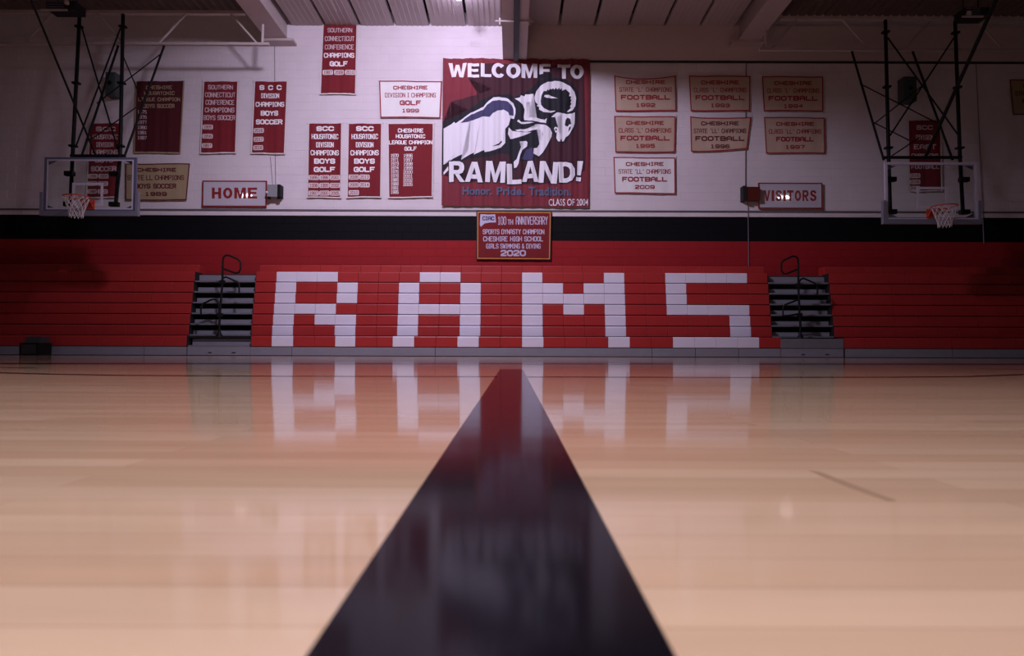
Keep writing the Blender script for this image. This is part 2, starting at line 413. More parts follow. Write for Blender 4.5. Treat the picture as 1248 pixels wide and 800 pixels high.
# ceiling lamps (all outside the frame, where the light and its reflections come from)
lamp_labels = ['round high-bay lamp hung just left of the middle girder near the wall', 'round high-bay lamp over the middle of the court left of the middle girder', 'round high-bay lamp high over the left side of the court',
               'round high-bay lamp high over the right side of the court', 'round high-bay lamp hung over the near end of the center line']
for (x, y, z, W, c, r, sa, aim), lab in zip(LAMPS, lamp_labels):
    e = empty('high_bay_lamp', (x, y, z), lab, 'lamp', 'high-bay lamps')
    if y < 13:
        MB().lathe((x, y, z), [(0.05, 0.33), (0.09, 0.31), (0.10, 0.22), (0.14, 0.20), (0.26, 0.12)], 24).build('reflector', M['silver'], e, True)
    else:
        MB().lathe((x, y, z), [(0.03, 0.20), (0.05, 0.18), (0.05, 0.07)], 16).build('socket', M['silver'], e, True)
    MB().tube([(x, y, z + 0.2), (x, y, 7.8)], 0.012).build('stem', M['black_metal'], e)
    if not W:      # wide twin-bulb fitting
        for sx in (-0.15, 0.15):
            MB().lathe((x + sx, y, z), [(0.001, 0.14), (0.10, 0.13), (0.135, 0.08), (0.10, 0.02), (0.001, 0.0)], 16).build('bulb', M['lens_low'], e, True)
        continue
    zz = 0.05 if y < 13 else -0.045
    MB().lathe((x, y, z + zz), [(0.001, 0.11), (0.07, 0.10), (0.10, 0.06), (0.07, 0.01), (0.001, 0.0)], 16).build('bulb', M['lens'], e, True)
    ld = bpy.data.lights.new('bulb_light', 'SPOT' if sa else 'POINT'); ld.energy = W;
    if sa: ld.spot_size = math.radians(sa); ld.spot_blend = 1.0
    ld.energy = W; ld.color = c; ld.shadow_soft_size = r
    lo = bpy.data.objects.new('bulb_light', ld); COL.objects.link(lo); lo.parent = e; lo.location = (0, 0, 0.0 if y > 5 else -0.24)
    if aim: lo.rotation_euler = (Vector(aim) - Vector((x, y, z))).to_track_quat('-Z', 'Y').to_euler()

# ---------------------------------------------------------------- bleachers
CW = 0.457
D1, D2, DS = 14.47, 14.97, 0.046
def rowD(r): return D1 if r == 1 else D2 + DS * (r - 2)
def rowZ(r): return 0.424 + 0.2415 * (r - 1)
SH = 0.226
def seat_mesh(wd, m, depth=0.30, sh=SH):
    g = 0.0025; c = 0.012
    prof = [(0.0, -sh + 0.008), (0.008, -sh), (depth, -sh), (depth, 0), (0.028, 0), (0.010, -0.006), (0.002, -0.022)]
    n = len(prof); b = MB()
    def ring(x, s): return [(x, y + s * .5, z - (s if z > -0.05 else -s) * .5) for y, z in prof]
    # eased ends so that neighbouring modules read as separate
    rings = [ring(-wd / 2 + g, 0.005), ring(-wd / 2 + g + c * 0.5, 0.0), ring(wd / 2 - g - c * 0.5, 0.0), ring(wd / 2 - g, 0.005)]
    vs = [p for r in rings for p in r]; fs = [tuple(range(n)), tuple(range(4 * n - 1, 3 * n - 1, -1))]
    for k in range(3):
        fs += [(k * n + i, (k + 1) * n + i, (k + 1) * n + (i + 1) % n, k * n + (i + 1) % n) for i in range(n)]
    b.add(vs, fs); return b.mesh('seat', m)
SM = {('r', 0): seat_mesh(CW, M['red_seat']), ('w', 0): seat_mesh(CW, M['white_seat'])}
def place_seat(par, cx, D, z, colr, wd=None):
    if wd is None or abs(wd - CW) < 0.004: me = SM[(colr, 0)]
    else:
        key = (colr, round(wd, 3))
        if key not in SM: SM[key] = seat_mesh(wd, M['red_seat'] if colr == 'r' else M['white_seat'])
        me = SM[key]
    o = bpy.data.objects.new('seat', me); COL.objects.link(o); o.parent = par
    o.location = Vector((cx, D, z)) - par.location
    if colr == 'w': o['label'] = 'white seat module'
    return o
X0 = 0.22 - 13 * CW           # left edge of the middle bank = -5.721
# letters by column from X0 (column 0 is the plain one at the aisle); rows 7 (top) .. 1
R_cols = {7: '1110', 6: '1001', 5: '1001', 4: '1110', 3: '1011', 2: '1001', 1: '1001'}
A_cols = {7: '0110', 6: '1001', 5: '1001', 4: '1111', 3: '1001', 2: '1001', 1: '1001'}
M_cols = {7: '10001'[:4] + '1', 6: '11011', 5: '11111', 4: '10101', 3: '10001', 2: '10001', 1: '10001'}
M_cols[7] = '10001'
S_cols = {7: '1111', 6: '1000', 5: '1000', 4: '1111', 3: '0001', 2: '0001', 1: '1111'}
start = {'R': 1, 'A': 7, 'M': 13, 'S': 20}
def is_white(r, c):
    for nm, dd in (('R', R_cols), ('A', A_cols), ('M', M_cols), ('S', S_cols)):
        k = c - start[nm]
        if 0 <= k < len(dd.get(r, '')) and dd[r][k] == '1': return True
    return False
NC = 25
mid = empty('bleacher_bank', (0, 15.0, 0), 'closed middle bleacher bank of red seats with large white letters RAMS', 'bleachers', None)
lft = empty('bleacher_bank', (-9.5, 15.0, 0), 'closed plain dark red bleacher bank left of the left aisle', 'bleachers')
rgt = empty('bleacher_bank', (9.5, 15.0, 0), 'closed plain dark red bleacher bank right of the right aisle', 'bleachers')
for r in range(2, 9):
    z = rowZ(r) if r < 8 else 2.055
    D = rowD(r) if r < 8 else 15.42
    for c in range(NC):
        place_seat(mid, X0 + (c + .5) * CW, D, z, 'w' if (r < 8 and is_white(r, c)) else 'r')
    for c in range(13):
        place_seat(lft, X0 - 3 * CW - (c + .5) * CW, D, z, 'r')
        place_seat(rgt, X0 + (NC + 3 + c + .5) * CW, D, z, 'r')
# row 1 (pulled a little forward, its left section shifted)
e1 = [-5.53, -5.096, -4.64, -4.185, -3.75, -3.32, -2.87]
cols1 = list('rwrrwr')
for i in range(6):
    place_seat(mid, (e1[i] + e1[i + 1]) / 2, D1, rowZ(1), cols1[i], round(e1[i + 1] - e1[i], 3))
place_seat(mid, (-2.87 - 2.53) / 2, D1, rowZ(1), 'r', 0.34)
for c in range(7, 25):
    xx = -2.53 + (c - 7) * 0.4572
    place_seat(mid, xx + CW / 2, D1, rowZ(1), 'w' if is_white(1, c) else 'r')
for c in range(13):
    place_seat(lft, -6.90 - (c + .5) * CW, D1, rowZ(1), 'r')
    place_seat(rgt, 7.04 + (c + .5) * CW, D1, rowZ(1), 'r')
# dark carcass behind, base panels, top board
def carcass(par, xa, xb, x1a=None, x1b=None):
    b = MB()
    for r in range(1, 8):
        z1 = rowZ(r) - SH
        b.box(xa + 0.01, xb - 0.01, rowD(r) + 0.02 if r > 1 else D1 + 0.06, WY - 0.25, z1 - 0.0145 + (0 if r > 1 else 0.003), z1 - 0.0005)
    b.box(xa + 0.01, xb - 0.01, D2 + 0.33, WY - 0.25, 0.02, rowZ(7) - 0.02)
    b.build('carcass', M['dark_frame'], par)
def end_panels(par, x, s, x1):
    for r in range(1, 8):
        X = x1 if r == 1 else x
        MB().box(min(X, X + s * 0.009), max(X, X + s * 0.009), rowD(r) + 0.012, rowD(r) + 0.34, rowZ(r) - SH - 0.01, rowZ(r) - 0.004).build('end_panel', M['dark_frame'], par)
carcass(mid, X0, X0 + NC * CW); carcass(lft, X0 - 16 * CW, X0 - 3 * CW); carcass(rgt, X0 + 28 * CW, X0 + 41 * CW)
end_panels(lft, X0 - 3 * CW, 1, -6.90); end_panels(rgt, X0 + 28 * CW, -1, 7.04)
end_panels(mid, X0, -1, -5.53); end_panels(mid, X0 + NC * CW, 1, 5.70)
def kick(par, px):
    for a, c in zip(px[:-1], px[1:]):
        x0 = (a - 624) / 57.2; x1 = (c - 624) / 57.2
        MB().box(x0 + 0.006, x1 - 0.006, D1 + 0.01, D1 + 0.04, 0.012, 0.186).build('base_panel', M['grey_panel'], par)
    x0 = (px[0] - 624) / 57.2; x1 = (px[-1] - 624) / 57.2
    MB().box(x0, x1, D1 + 0.03, D1 + 0.35, 0.0, 0.18).build('base_rail', M['dark_frame'], par)
kick(mid, [306.6, 357, 531, 794, 846.5, 899, 950.4])
kick(lft, [-120, 30, 178, 229.6])
kick(rgt, [1028, 1158, 1300, 1400])

# aisles
def aisle(xa, xb, x1a, x1b, label, boxed):
    e = empty('aisle_steps', ((xa + xb) / 2, 15.0, 0.0), label, 'steps')
    b = MB(); b.box(xa + 0.02, xb - 0.02, D2 + 0.52, WY - 0.2, 0.2, rowZ(7) - 0.03); b.build('carcass', M['dark_frame'], e)
    for r in range(1, 8):
        D = rowD(r); zb_ = rowZ(r) - SH + 0.002
        a_, b_ = (x1a, x1b) if r == 1 else (xa, xb)
        if r == 1 and boxed:
            MB().box(a_ + 0.004, b_ - 0.004, D, D + 0.42, rowZ(1) - SH, rowZ(1) - 0.025).build('front_step', M['grey_tread'], e)
            continue
        MB().box(a_ + 0.012, b_ - 0.012, D + 0.01, D + (0.45 if r == 1 else 0.40), zb_ - 0.012, zb_ + 0.022).build('tread', M['grey_tread'], e)
        top = zb_ + (0.118 if r < 7 else 0.160)
        if r == 1: top = zb_ + 0.16
        MB().box(a_ + 0.03, b_ - 0.03, D + 0.17, D + 0.19, zb_ + 0.022, top).build('riser', M['grey_panel'], e)
    if not boxed:
        MB().box(xa + 0.1, x1b - .02, D1 + 0.10, D1 + 0.46, rowZ(1) - 0.045, rowZ(1) - 0.02).build('landing', M['dark_frame'], e)
    MB().box(x1a, x1b, D1 + 0.01, D1 + 0.04, 0.012, 0.186).build('base_panel', M['grey_panel'], e)
    MB().box(x1a, x1b, D1 + 0.04, D1 + 0.35, 0.0, 0.18).build('base_rail', M['dark_frame'], e)
    for k in (0.36, 0.74):
        xx = x1a + (x1b - x1a) * k; MB().box(xx - 0.04, xx + 0.04, D1 + 0.002, D1 + 0.01, 0.055, 0.075).build('slot_handle', M['dark_frame'], e)
    return e
aL = X0 - 3 * CW; aR = X0 + NC * CW
aisle(aL, X0, -6.88, -5.55, 'grey aisle steps between the left and middle bleacher banks', False)
aisle(aR, aR + 3 * CW, 5.69, 7.03, 'grey aisle steps between the middle and right bleacher banks', True)

def handrail(pts_list, base, label):
    D = 14.76
    e = empty('handrail', P(base[0], base[1], D), label, 'handrail')
    names = ['post', 'upper_loop', 'middle_loop', 'lower_loop']
    for nm, pts in zip(names, pts_list):
        b = MB(); b.tube([P(x, y, D - 0.0) for x, y in pts], 0.021 if nm != 'post' else 0.025, 8)
        b.build(nm, M['black_metal'], e, True)
    q = P(base[0], base[1], D); z0 = rowZ(1) - 0.022
    MB().lathe((q.x, q.y, z0), [(0.001, 0), (0.075, 0), (0.07, 0.02), (0.03, 0.10), (0.026, 0.16)], 12).build('foot', M['black_metal'], e, True)
    for (x, y) in (pts_list[0][2], pts_list[0][3]):
        c = P(x, y, D); MB().box(c.x - 0.05, c.x + 0.05, c.y - 0.035, c.y + 0.035, c.z - 0.04, c.z + 0.04).build('bracket', M['black_metal'], e)
    return e
handrail([[(267.5, 411), (267.3, 395), (268, 384), (271, 344), (271.5, 325)],
          [(271.5, 340), (271.5, 320), (272.3, 314), (275, 311.3), (279, 311.3), (290, 316.2), (293.2, 320), (293.2, 328), (291, 332.4), (287, 333), (273, 328)],
          [(271, 340), (275, 337.6), (289, 343.5), (291.5, 346.5), (291.5, 358)],
          [(245, 384), (244.6, 374), (247, 370.6), (257, 365.7), (262, 365), (265.5, 368.5), (267, 374), (267.4, 384)]],
         (267.4, 411), 'black looped tubular handrail standing in the left aisle')
handrail([[(975.5, 412), (975.5, 395), (974.5, 384), (973, 348), (973, 330)],
          [(973, 345), (973, 322), (972.3, 315.5), (969.5, 312.6), (965.5, 312.6), (955, 317.5), (952.3, 321), (952.2, 330), (954.5, 333.4), (958, 334), (971.5, 328.6)],
          [(973.5, 345), (976, 340.6), (979.5, 339.4), (993.5, 345.6), (996.4, 349), (996.2, 359)],
          [(974, 365), (957, 371.5), (954.4, 374.6), (954.2, 385), (963, 384.6), (974.5, 382.5)]],
         (975.5, 412), 'black looped tubular handrail standing in the right aisle')

# black box on the floor at the left
q = P(39, 435, 14.0)
e = empty('sound_box', (q.x, 14.1, 0), 'black box with a grey top on the floor before the left bleachers', 'box')
MB().box(q.x - 0.195, q.x + 0.195, 13.9, 14.3, 0.0, 0.255).build('cabinet', M['black_metal'], e)
MB().profile_x(q.x - 0.14, q.x + 0.16, [(13.96, 0.255), (14.02, 0.385), (14.28, 0.385), (14.28, 0.255)]).build('top_unit', mat('dark_grey_plastic', (0.04, 0.04, 0.045), 0.5), e)
MB().box(q.x - 0.15, q.x + 0.15, 13.893, 13.9, 0.03, 0.225).build('grille', M['slot'], e)

# ---------------------------------------------------------------- lettering
G = {  # octagonal block letters on a 4 x 6 grid
 'A': [[(0,0),(0,4.6),(1.2,6),(2.8,6),(4,4.6),(4,0)],[(0,2.5),(4,2.5)]],
 'B': [[(0,0),(0,6),(3.2,6),(4,5.2),(4,3.8),(3.2,3.1),(0,3.1)],[(3.2,3.1),(4,2.3),(4,.8),(3.2,0),(0,0)]],
 'C': [[(4,4.6),(4,5),(3,6),(1,6),(0,5),(0,1),(1,0),(3,0),(4,1),(4,1.4)]],
 'D': [[(0,0),(0,6),(2.8,6),(4,5),(4,1),(2.8,0),(0,0)]],
 'E': [[(4,6),(0,6),(0,0),(4,0)],[(0,3.1),(3,3.1)]],
 'F': [[(4,6),(0,6),(0,0)],[(0,3.0),(3.1,3.0)]],
 'G': [[(4,4.7),(4,5),(3,6),(1,6),(0,5),(0,1),(1,0),(4,0),(4,2.9),(2.3,2.9)]],
 'H': [[(0,0),(0,6)],[(4,0),(4,6)],[(0,3),(4,3)]],
 'I': [[(2,0),(2,6)],[(1.1,0),(2.9,0)],[(1.1,6),(2.9,6)]],
 'J': [[(4,6),(4,1),(3,0),(1,0),(0,1),(0,2)]],
 'L': [[(0,6),(0,0),(4,0)]],
 'M': [[(0,0),(0,6),(2,2.6),(4,6),(4,0)]],
 'N': [[(0,0),(0,6),(4,0),(4,6)]],
 'O': [[(1,0),(0,1),(0,5),(1,6),(3,6),(4,5),(4,1),(3,0),(1,0)]],
 'P': [[(0,0),(0,6),(3.1,6),(4,5.2),(4,3.5),(3.1,2.7),(0,2.7)]],
 'R': [[(0,0),(0,6),(3.1,6),(4,5.2),(4,3.7),(3.1,2.9),(0,2.9)],[(2.2,2.9),(4,0)]],
 'S': [[(4,4.8),(4,5.2),(3.1,6),(.9,6),(0,5.2),(0,3.8),(.9,3.1),(3.1,3.0),(4,2.3),(4,.8),(3.1,0),(.9,0),(0,.8),(0,1.3)]],
 'T': [[(2,0),(2,6)],[(0,6),(4,6)]],
 'U': [[(0,6),(0,1),(1,0),(3,0),(4,1),(4,6)]],
 'V': [[(0,6),(2,0),(4,6)]],
 'W': [[(0,6),(1,0),(2,4),(3,0),(4,6)]],
 'Y': [[(0,6),(2,3),(4,6)],[(2,3),(2,0)]],
 '&': [[(4,0),(.9,4.6),(1,5.6),(2,6),(2.8,5.4),(2.4,4.2),(.3,2),(.2,.7),(1,0),(2.6,0),(4,2.2)]],
 "'": [[(2,6.3),(1.8,4.8)]],
 '0': [[(1,0),(0,1),(0,5),(1,6),(3,6),(4,5),(4,1),(3,0),(1,0)]],
 '1': [[(.9,5),(2.1,6),(2.1,0)],[(.9,0),(3.3,0)]],
 '2': [[(0,4.8),(0,5.2),(.9,6),(3.1,6),(4,5.2),(4,3.8),(0,1),(0,0),(4,0)]],
 '3': [[(0,5.2),(.9,6),(3.1,6),(4,5.2),(4,3.9),(3.1,3.1),(1.4,3.1)],[(3.1,3.1),(4,2.3),(4,.8),(3.1,0),(.9,0),(0,.8)]],
 '4': [[(3,0),(3,6),(0,2),(4,2)]],
 '5': [[(4,6),(0,6),(0,3.4),(3,3.4),(4,2.6),(4,.9),(3,0),(.9,0),(0,.8)]],
 '6': [[(4,5.2),(3.1,6),(.9,6),(0,5.1),(0,.9),(.9,0),(3.1,0),(4,.9),(4,2.5),(3.1,3.3),(0,3.3)]],
 '7': [[(0,6),(4,6),(1.6,0)]],
 '8': [[(.9,3.1),(0,3.9),(0,5.2),(.9,6),(3.1,6),(4,5.2),(4,3.9),(3.1,3.1),(.9,3.1),(0,2.3),(0,.8),(.9,0),(3.1,0),(4,.8),(4,2.3),(3.1,3.1)]],
 '9': [[(0,.8),(.9,0),(3.1,0),(4,.9),(4,5.1),(3.1,6),(.9,6),(0,5.1),(0,3.5),(.9,2.7),(4,2.7)]],
}
def text_polys(s, x0, x1, y0, y1, wt):
    """block lettering as little quads in picture coordinates; y0 is the top"""
    adv = []
    for ch in s:
        adv.append(2.2 if ch == ' ' else (2.6 if ch in "I'" else 4.0))
    gap = 1.5
    tot = sum(adv) + gap * (len(s) - 1)
    sx = (x1 - x0) / tot; sy = (y1 - y0) / 6.0
    out = []; cx = 0
    for ch, a in zip(s, adv):
        if ch != ' ':
            ox = cx - (0.7 if ch in "I'" else 0)
            for pl in G[ch]:
                for (ax, ay), (bx, by) in zip(pl[:-1], pl[1:]):
                    pa = Vector((x0 + (ox + ax) * sx, y1 - ay * sy)); pb = Vector((x0 + (ox + bx) * sx, y1 - by * sy))
                    d = pb - pa
                    if d.length < 1e-5: continue
                    d.normalize(); n = Vector((-d.y, d.x)) * wt / 2; e = d * wt * 0.35
                    out.append([pa - e + n, pb + e + n, pb + e - n, pa - e - n])
        cx += a + gap
    return out

def font_mesh(s, bold=0.0, shear=0.0):
    cu = bpy.data.curves.new('txt', 'FONT'); cu.body = s; cu.size = 1; cu.offset = bold; cu.resolution_u = 3; cu.shear = shear
    ob = bpy.data.objects.new('txt', cu); COL.objects.link(ob)
    dg = bpy.context.evaluated_depsgraph_get(); dg.update()
    me = bpy.data.meshes.new_from_object(ob.evaluated_get(dg))
    vs = [(v.co.x, v.co.y) for v in me.vertices]; fs = [tuple(p.vertices) for p in me.polygons]
    bpy.data.objects.remove(ob); bpy.data.curves.remove(cu); bpy.data.meshes.remove(me)
    xa = min(v[0] for v in vs); xb = max(v[0] for v in vs); ya = min(v[1] for v in vs); yb = max(v[1] for v in vs)
    return [((x - xa) / (xb - xa), (y - ya) / (yb - ya)) for x, y in vs], fs
_fc = {}
def font_tris(s, x0, x1, y0, y1, bold=0.0, rot=0.0, shear=0.0):
    key = (s, bold, shear)
    if key not in _fc: _fc[key] = font_mesh(s, bold, shear)
    vs, fs = _fc[key]; cx, cy = (x0 + x1) / 2, (y0 + y1) / 2; ca, sa = math.cos(rot), math.sin(rot)
    q = []
    for x, y in vs:
        px = x0 + x * (x1 - x0) - cx; py = y1 - y * (y1 - y0) - cy
        q.append(Vector((cx + px * ca - py * sa, cy + px * sa + py * ca)))
    return [[q[i] for i in f] for f in fs]

def ring(o, i, closed=True):
    n = len(o); return [[o[k], o[(k + 1) % n], i[(k + 1) % n], i[k]] for k in range(n if closed else n - 1)]
def oval(a0, a1, n, rx=.5, ry=.5, cx=.5, cy=.5):
    out = []
    for k in range(n):
        a = math.radians(a0 + (a1 - a0) * k / (n - 1)); out.append((cx + rx * math.cos(a), cy + ry * math.sin(a)))
    return out
BOLD = {
 'M': [[(0,0),(0,1),(.24,1),(.24,0)], [(.24,1),(.31,1),(.5,.36),(.5,0),(.43,0),(.24,.62)], [(.76,1),(.69,1),(.5,.36),(.5,0),(.57,0),(.76,.62)], [(.76,0),(.76,1),(1,1),(1,0)]],
 'W': [[(0,1),(.19,0),(.40,0),(.5,.52),(.5,.86),(.41,.86),(.30,.34),(.22,1)], [(1,1),(.81,0),(.60,0),(.5,.52),(.5,.86),(.59,.86),(.70,.34),(.78,1)]],
 'E': [[(0,0),(0,1),(.33,1),(.33,0)], [(.33,1),(1,1),(1,.79),(.33,.79)], [(.33,.61),(.92,.61),(.92,.41),(.33,.41)], [(.33,.21),(1,.21),(1,0),(.33,0)]],
 'L': [[(0,0),(0,1),(.36,1),(.36,.22),(1,.22),(1,0)]],
 'H': [[(0,0),(0,1),(.31,1),(.31,0)], [(.69,0),(.69,1),(1,1),(1,0)], [(.31,.39),(.31,.61),(.69,.61),(.69,.39)]],
 'T': [[(0,1),(1,1),(1,.78),(0,.78)], [(.35,.78),(.65,.78),(.65,0),(.35,0)]],
 'I': [[(0,0),(0,1),(1,1),(1,0)]],
 'V': [[(0,1),(.36,0),(.5,0),(.5,.32),(.30,1)], [(1,1),(.64,0),(.5,0),(.5,.32),(.70,1)]],
 'A': [[(0,0),(.35,1),(.5,1),(.5,.74),(.28,0)], [(1,0),(.65,1),(.5,1),(.5,.74),(.72,0)], [(.3,.17),(.7,.17),(.64,.38),(.36,.38)]],
 'N': [[(0,0),(0,1),(.28,1),(.28,0)], [(.72,0),(.72,1),(1,1),(1,0)], [(.28,1),(.30,1),(.72,.36),(.72,0),(.70,0),(.28,.62)]],
 'O': ring(oval(0,360,21)[:-1], oval(0,360,21,.20,.27)[:-1]),
 'C': ring(oval(38,322,18,.54,.5), oval(38,322,18,.22,.27), False),
 'D': ring([(0,0),(0,1),(.5,1),(.82,.9),(1,.66),(1,.34),(.82,.1),(.5,0)], [(.3,.21),(.3,.79),(.46,.79),(.62,.73),(.7,.6),(.7,.4),(.62,.27),(.46,.21)]),
 'R': [[(0,0),(0,1),(.3,1),(.3,0)], [(.34,.42),(.60,.42),(1,0),(.68,0)]] + ring([(.3,1),(.7,1),(.88,.93),(.96,.78),(.96,.62),(.86,.46),(.66,.38),(.3,.38)], [(.3,.80),(.56,.80),(.63,.77),(.66,.72),(.66,.67),(.62,.60),(.54,.57),(.3,.57)], False),
 'S': [],
 '!': [[(0,1),(1,1),(.82,.30),(.18,.30)], [(.08,0),(.08,.2),(.92,.2),(.92,0)]],
}
_so = [(.97,.70),(.93,.86),(.76,.97),(.5,1),(.2,.96),(.04,.80),(.06,.62),(.24,.47),(.5,.41),(.64,.36),(.68,.28),(.62,.20),(.48,.17),(.34,.21),(.31,.33)]
_si = [(.66,.70),(.64,.78),(.58,.82),(.48,.83),(.37,.80),(.34,.74),(.37,.68),(.46,.63),(.62,.60),(.88,.52),(1,.36),(.97,.18),(.76,.03),(.5,0),(.0,.33)]
BOLD['S'] = ring(_so, _si, False)[:-1] + [[(.48,.17),(.34,.21),(.31,.33),(0,.30),(.06,.13),(.24,.02),(.5,0)]]
def bold_polys(ch, x0, x1, y0, y1, rot=0.0):
    cx, cy = (x0 + x1) / 2, (y0 + y1) / 2; ca, sa = math.cos(rot), math.sin(rot); out = []
    for pl in BOLD[ch]:
        q = []
        for x, y in pl:
            px = x0 + x * (x1 - x0) - cx; py = y1 - y * (y1 - y0) - cy
            q.append(Vector((cx + px * ca - py * sa, cy + px * sa + py * ca)))
        out.append(q)
    return out

BD = WY - 0.045   # mean distance plane of the banners
class Cloth:
    """a hanging cloth: everything on it follows the same folds; coordinates are picture pixels unprojected onto the wall plane"""
    def __init__(s, amp=0.006, wl=0.37, ph=0.0, D=BD):
        s.amp, s.wl, s.ph, s.D = amp, wl, ph, D
    def wave(s, x):
        k = 2 * math.pi / s.wl
        return s.amp * (math.sin(k * x + s.ph) + 0.45 * math.sin(2.3 * k * x + 1.7 * s.ph)) 
    def pt(s, px, py, off=0.0):
        q = P(px, py, s.D); return Vector((q.x, s.D - off + s.wave(q.x), q.z))
    def mesh(s, polys, off, m, name, parent, thick=0.0, cut=True):
        bm = bmesh.new()
        for pl in polys:
            vs = [bm.verts.new((q.x, 0, q.z)) for q in (P(p[0], p[1], s.D) for p in pl)]
            try: bm.faces.new(vs)
            except ValueError: pass
        bmesh.ops.triangulate(bm, faces=[f for f in bm.faces if len(f.verts) > 4])
        if cut:
            xs = [v.co.x for v in bm.verts]; xa, xb = min(xs), max(xs); st = s.wl / 11
            k = math.ceil(xa / st)
            while k * st < xb:
                bmesh.ops.bisect_plane(bm, geom=bm.verts[:] + bm.edges[:] + bm.faces[:], plane_co=(k * st, 0, 0), plane_no=(1, 0, 0), dist=1e-6)
                k += 1
        for v in bm.verts: v.co.y = s.D - off + s.wave(v.co.x)
        for f in bm.faces:
            if f.normal.y > 0: f.normal_flip()
        bmesh.ops.recalc_face_normals(bm, faces=[]) if False else None
        bm.normal_update()
        for f in bm.faces:
            if f.normal.y > 0: f.normal_flip()
        if thick:
            r = bmesh.ops.extrude_face_region(bm, geom=bm.faces[:])
            for v in [g for g in r['geom'] if isinstance(g, bmesh.types.BMVert)]: v.co.y -= thick
            bmesh.ops.recalc_face_normals(bm, faces=bm.faces)
        me = bpy.data.meshes.new(name); bm.to_mesh(me); bm.free(); me.materials.append(m)
        return link(name, me, parent)

def lerp(a, b, t): return (a[0] + (b[0] - a[0]) * t, a[1] + (b[1] - a[1]) * t)
def banner(corners, cloth_m, hem_m, lines, label, hem=1.4, letter_m=None, sag=0.0, group=None, pills=(), amp=0.006, wl=0.37, hem_top=True, years=(), bulge=0.0):
    TL, TR, BR, BL = corners
    ph = random.uniform(0, 6); C = Cloth(amp, wl, ph)
    n = 12
    top = []; bot = []
    for i in range(n + 1):
        t = i / n; p = lerp(TL, TR, t); top.append((p[0], p[1] + sag * math.sin(math.pi * t) + 0.25 * math.sin(7 * t + ph) * (0 < i < n)))
        p = lerp(BL, BR, t); bot.append((p[0], p[1] + bulge * math.sin(math.pi * t) + 0.3 * math.sin(5 * t + ph)))
    base = P((TL[0] + TR[0]) / 2, BL[1], BD)
    e = empty('banner', base, label, 'banner', group)
    quads = [[top[i], top[i + 1], bot[i + 1], bot[i]] for i in range(n)]
    C.mesh(quads, 0.0, cloth_m, 'cloth', e, 0.004)
    # hem strips
    h = hem
    strips = []
    if hem_top:
        strips += [[top[i], top[i + 1], (top[i + 1][0], top[i + 1][1] + h), (top[i][0], top[i][1] + h)] for i in range(n)]
    strips += [[(bot[i][0], bot[i][1] - h), (bot[i + 1][0], bot[i + 1][1] - h), bot[i + 1], bot[i]] for i in range(n)]
    strips += [[TL, (TL[0] + h, TL[1]), (BL[0] + h, BL[1]), BL], [(TR[0] - h, TR[1]), TR, BR, (BR[0] - h, BR[1])]]
    C.mesh(strips, 0.0055, hem_m, 'hem', e)
    for ln in lines:
        s, cx, cy, wd, ht, wt = ln[:6]
        m = ln[6] if len(ln) > 6 else letter_m
        C.mesh(text_polys(s, cx - wd / 2 + wt / 2, cx + wd / 2 - wt / 2, cy - ht / 2 + wt / 2, cy + ht / 2 - wt / 2, wt), 0.008, m, 'lettering', e)
    for (s, x0, x1, cy, ht) in pills:
        r = 1.0
        oc = [(x0 + r, cy - ht / 2), (x1 - r, cy - ht / 2), (x1, cy - ht / 2 + r), (x1, cy + ht / 2 - r), (x1 - r, cy + ht / 2), (x0 + r, cy + ht / 2), (x0, cy + ht / 2 - r), (x0, cy - ht / 2 + r)]
        p = C.mesh([oc], 0.0075, M['b_hem'], 'year_patch', e)
        o = C.mesh(text_polys(s, x0 + 1.5, x1 - 1.5, cy - ht / 2 + 1.3, cy + ht / 2 - 1.3, 0.6), 0.0095, M['t_red'], 'numerals', None)
        o.parent = p; o.location = (0, 0, 0)
    for (s, x0, x1, cy, ht) in years:
        C.mesh(text_polys(s, x0, x1, cy - ht / 2, cy + ht / 2, 0.6), 0.008, letter_m, 'year_numerals', e)
    # corner ties
    for c, dx, dy in ((TL, -1.4, -1.2), (TR, 1.4, -1.2)):
        a = C.pt(c[0] - dx * .3, c[1] - dy * .3, 0.004); q = P(c[0] + dx, c[1] + dy, WY - 0.014)
        MB().tube([a, q], 0.006, 6).build('corner_tie', M['b_hem'], e)
    return e
W, Pl, Rd, Dk = M['t_white'], M['t_pale'], M['t_red'], M['t_dark']
def tall(corners, rows, label, **k):
    """rows: (text, y, width, height, weight, material)"""
    TL, TR, BR, BL = corners; L = []
    for (s, y, wd, ht, wt, m) in rows:
        t = (y - TL[1]) / (BL[1] - TL[1]); cx = (TL[0] + TR[0]) / 2 * (1 - t) + (BL[0] + BR[0]) / 2 * t
        L.append((s, cx, y, wd, ht, wt, m))
    return banner(corners, M['b_red'], M['b_hem'], L, label, hem=1.5, hem_top=False, **k)

